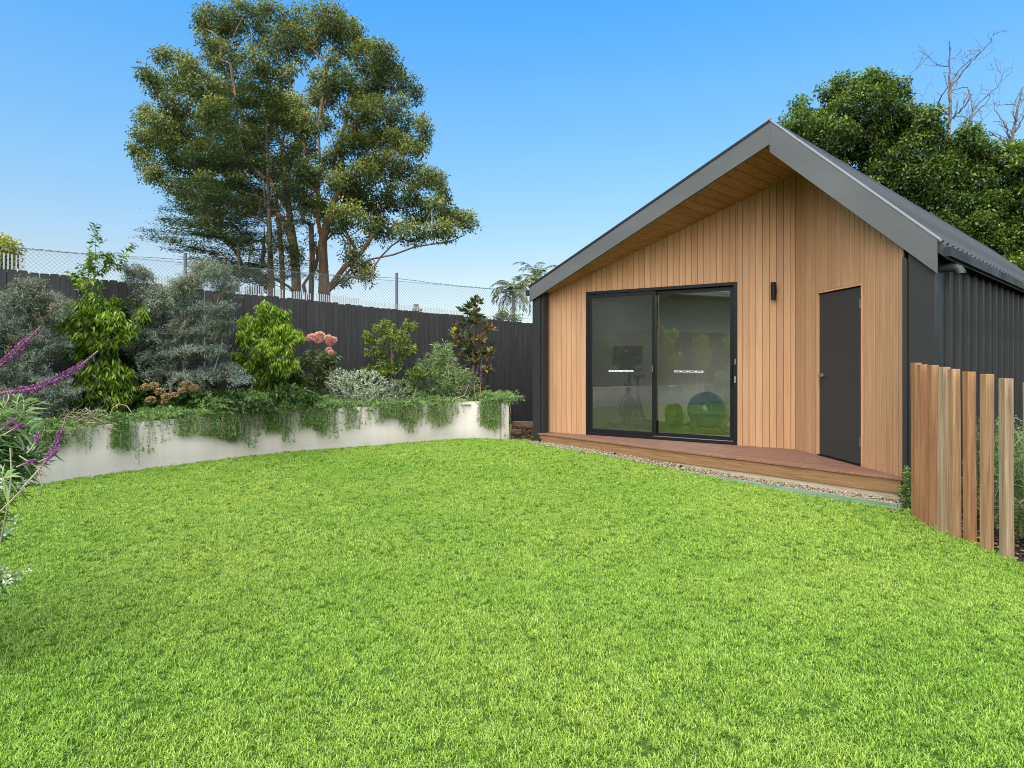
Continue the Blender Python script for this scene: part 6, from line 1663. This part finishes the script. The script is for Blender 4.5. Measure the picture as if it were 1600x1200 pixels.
# bare trees
M_dead = mat('dead_bark', (0.13, 0.105, 0.095), 0.9, 0.1)
nz = noise(M_dead, 6, coord='World', detail=5); L(M_dead, ramp(M_dead, nz, [(0.3, (0.055, 0.045, 0.045)), (0.7, (0.22, 0.18, 0.16))]), bsdf(M_dead).inputs['Base Color'])
def bare(label, Y, limbs, r_base, twig=1.0):
    """limbs: polylines surveyed from the photograph, the first one the trunk; twigs fork off all of them"""
    nodes = []; par = []; rad = []
    def run(parent, p, d, length, r, level):
        n = max(2, int(length / 0.13)); prev = parent
        for i in range(n):
            d = nrm(d + rng.normal(size=3) * 0.16 + np.array([0, 0, 0.05])); p = p + d * length / n
            nodes.append(p.copy()); par.append(prev); rad.append(max(0.0045, r * (1 - 0.75 * (i + 1) / n))); prev = len(nodes) - 1
            if level < 3 and rng.random() < 0.34:
                run(prev, p, nrm(d * 0.6 + rng.normal(size=3) * 0.75 + np.array([0, 0, 0.25])), length * rng.uniform(0.3, 0.6), r * 0.55, level + 1)
    foot = np.array([T3(limbs[0][0][0], 500, Y)[0], Y, -0.2])
    for li, limb in enumerate(limbs):
        pts = [np.array(T3(a, b, Y)) for a, b in limb]
        for k in range(1, len(pts)): pts[k][1] += rng.uniform(-0.5, 0.5) * (0.08 if li == 0 else 1.0) * k
        if li == 0: pts = [foot] + pts
        P_ = catmull3(pts, 7)
        if li == 0:
            nodes.append(P_[0]); par.append(-1); rad.append(r_base); prev = 0; r0 = r_base
        else:
            k = int(np.argmin(np.linalg.norm(np.array(nodes) - P_[0], axis=1))); prev = k; r0 = rad[k] * 0.75
        n = len(P_)
        for i in range(1, n):
            jp = P_[i] + rng.normal(size=3) * 0.02; nodes.append(jp); par.append(prev); r = max(0.007, r0 * (1 - 0.88 * i / n)) * rng.uniform(0.9, 1.15); rad.append(r); prev = len(nodes) - 1
            if jp[2] > pts[1][2] * 0.6 + 2.0 and rng.random() < 0.42 * twig:
                dd = nrm(P_[i] - P_[i - 1])
                run(prev, jp, nrm(dd * 0.5 + rng.normal(size=3) * 0.7 + np.array([0, 0, 0.3])), rng.uniform(0.25, 0.85), max(0.008, r * 0.5), 1)
    th_ = thing('bare_tree', label, 'tree', tuple(foot)); link('branches', branch_mesh('branches', np.array(nodes), np.array(par), np.array(rad), 5), M_dead, th_)
bare('tall bare dead tree with one straight trunk and crooked top branches', 25, [[(1480, 400), (1481, 250), (1482, 180), (1483, 120), (1479, 66)],
     [(1483, 140), (1500, 112), (1512, 92), (1521, 70)], [(1481, 104), (1466, 99), (1450, 112)], [(1483, 190), (1500, 168), (1506, 140), (1511, 126)], [(1482, 180), (1468, 160), (1464, 145)], [(1483, 215), (1498, 205), (1512, 185)], [(1482, 150), (1490, 120), (1502, 100)]], 0.12, 0.9)
bare('bare branches forking low beside the rounded leafy crown', 25.5, [[(1437, 400), (1436, 220), (1433, 190)], [(1434, 196), (1422, 150), (1416, 130), (1421, 107)], [(1434, 192), (1450, 160), (1464, 124)], [(1435, 205), (1425, 185), (1412, 172)], [(1435, 200), (1450, 185), (1468, 180)]], 0.06)
bare('bare grey tree with many forked twigs between the dead trunk and right edge', 25, [[(1512, 400), (1513, 230), (1516, 190), (1520, 150)], [(1516, 195), (1533, 165), (1545, 140), (1552, 118)], [(1515, 205), (1535, 190), (1552, 170)], [(1516, 185), (1532, 160), (1530, 148)], [(1514, 215), (1500, 190), (1494, 175)]], 0.08)
bare('thick bare grey branches at the top right edge of the photo', 24, [[(1575, 420), (1577, 260), (1583, 200), (1600, 135)], [(1580, 225), (1566, 195), (1572, 160)], [(1582, 210), (1598, 185), (1608, 160)], [(1578, 245), (1556, 220), (1543, 200)], [(1583, 200), (1586, 170), (1588, 148)], [(1578, 250), (1600, 225), (1612, 200)], [(1577, 262), (1562, 240), (1558, 215)]], 0.12)

# palms
def palm(label, crown_px, Y, n, Lf, trunk_r=0.12):
    c = T3(*crown_px, Y); th_ = thing('palm_tree', label, 'tree', (c[0], Y, -0.3)); mb = MB(); mb.tube([(c[0], Y, -0.3), (c[0] + .05, Y, c[2] * 0.5), tuple(c)], [trunk_r * 1.3, trunk_r, trunk_r * 0.9], 10); mb.build('trunk', M_barkgrey, th_)
    for i in range(n):
        az = 6.283 * i / n + random.uniform(-0.3, 0.3); el = random.uniform(-0.35, 1.35); L_ = Lf * random.uniform(0.8, 1.1)
        P_ = []; p = c.copy(); a = el
        for j in range(11):
            P_.append(p.copy()); p = p + np.array([math.cos(az) * math.cos(a), math.sin(az) * math.cos(a), math.sin(a)]) * L_ / 10; a -= 0.12 + 0.03 * j * 0.5
        P_ = np.array(P_); mb = MB(); mb.tube([tuple(q) for q in P_], [0.03 * (1 - j / 12) for j in range(11)], 4); fr = mb.build('frond', M_palm, th_)
        Lv = Leaves(); m = 90; u = rng.uniform(0.8, 9.99, m); k = u.astype(int); pos = P_[k] + (P_[np.minimum(k + 1, 10)] - P_[k]) * (u - k)[:, None]; ax = nrm(P_[np.minimum(k + 1, 10)] - P_[k])
        sd2 = nrm(np.cross(ax, [0, 0, 1.0])) * np.where(rng.random(m) < 0.5, 1, -1)[:, None]
        Lv.add(pos, ax * 0.55 + sd2 * 0.8 + np.array([0, 0, -0.15]), Lf * 0.24 * (1 - 0.5 * np.abs(u / 10 - 0.4)), 0.05, np.full(m, random.random() * 0.8) + rng.normal(size=m) * 0.1, bent=False, droop=0.2); Lv.build('leaflets', M_palm, fr)
palm('palm with drooping fronds, the left one above the fence by the studio', (802, 457), 44, 24, 2.1)
palm('palm partly hidden behind the left eave of the studio roof', (838, 436), 47, 22, 2.3)
palm('palm fronds glimpsed among the dense trees behind the studio', (1412, 204), 24.5, 14, 1.0, 0.08)
# low greenery under the palms and the yellow tree at the far left
def small_tree(name, label, px, cl, Y, m, leaf, tips_r=60, r_base=0.06):
    b = np.array([T3(px, 500, Y)[0], Y, -0.3]); st = [[b, T3(px, 500, Y), T3(px, cl[0][1] + 8, Y)]]
    return tree(name, label, tuple(b), cl, Y, m, M_bark, st, r_base, tips_r, 30, leaf, 0.25, flat_y=0.3, step=0.5)
small_tree('bushy_tree', 'small dark bushy crown below the left palm', 786, [(785, 490, 9, 9), (802, 497, 12, 5), (778, 498, 8, 5)], 34, M_euc, (0.12, 0.06), 200)
small_tree('golden_tree', 'yellow-green tree top at the far left edge above the fence', 4, [(2, 385, 18, 14), (12, 392, 12, 8), (-12, 400, 20, 18), (4, 404, 20, 10), (18, 410, 6, 6)], 19, M_yel, (0.10, 0.05), 160)
small_tree('bushy_tree', 'dark tree top with yellow leaves just right of the big trunk base', 408, [(408, 450, 14, 8), (415, 440, 10, 6), (395, 455, 10, 5)], 33, M_euc, (0.14, 0.06), 140)
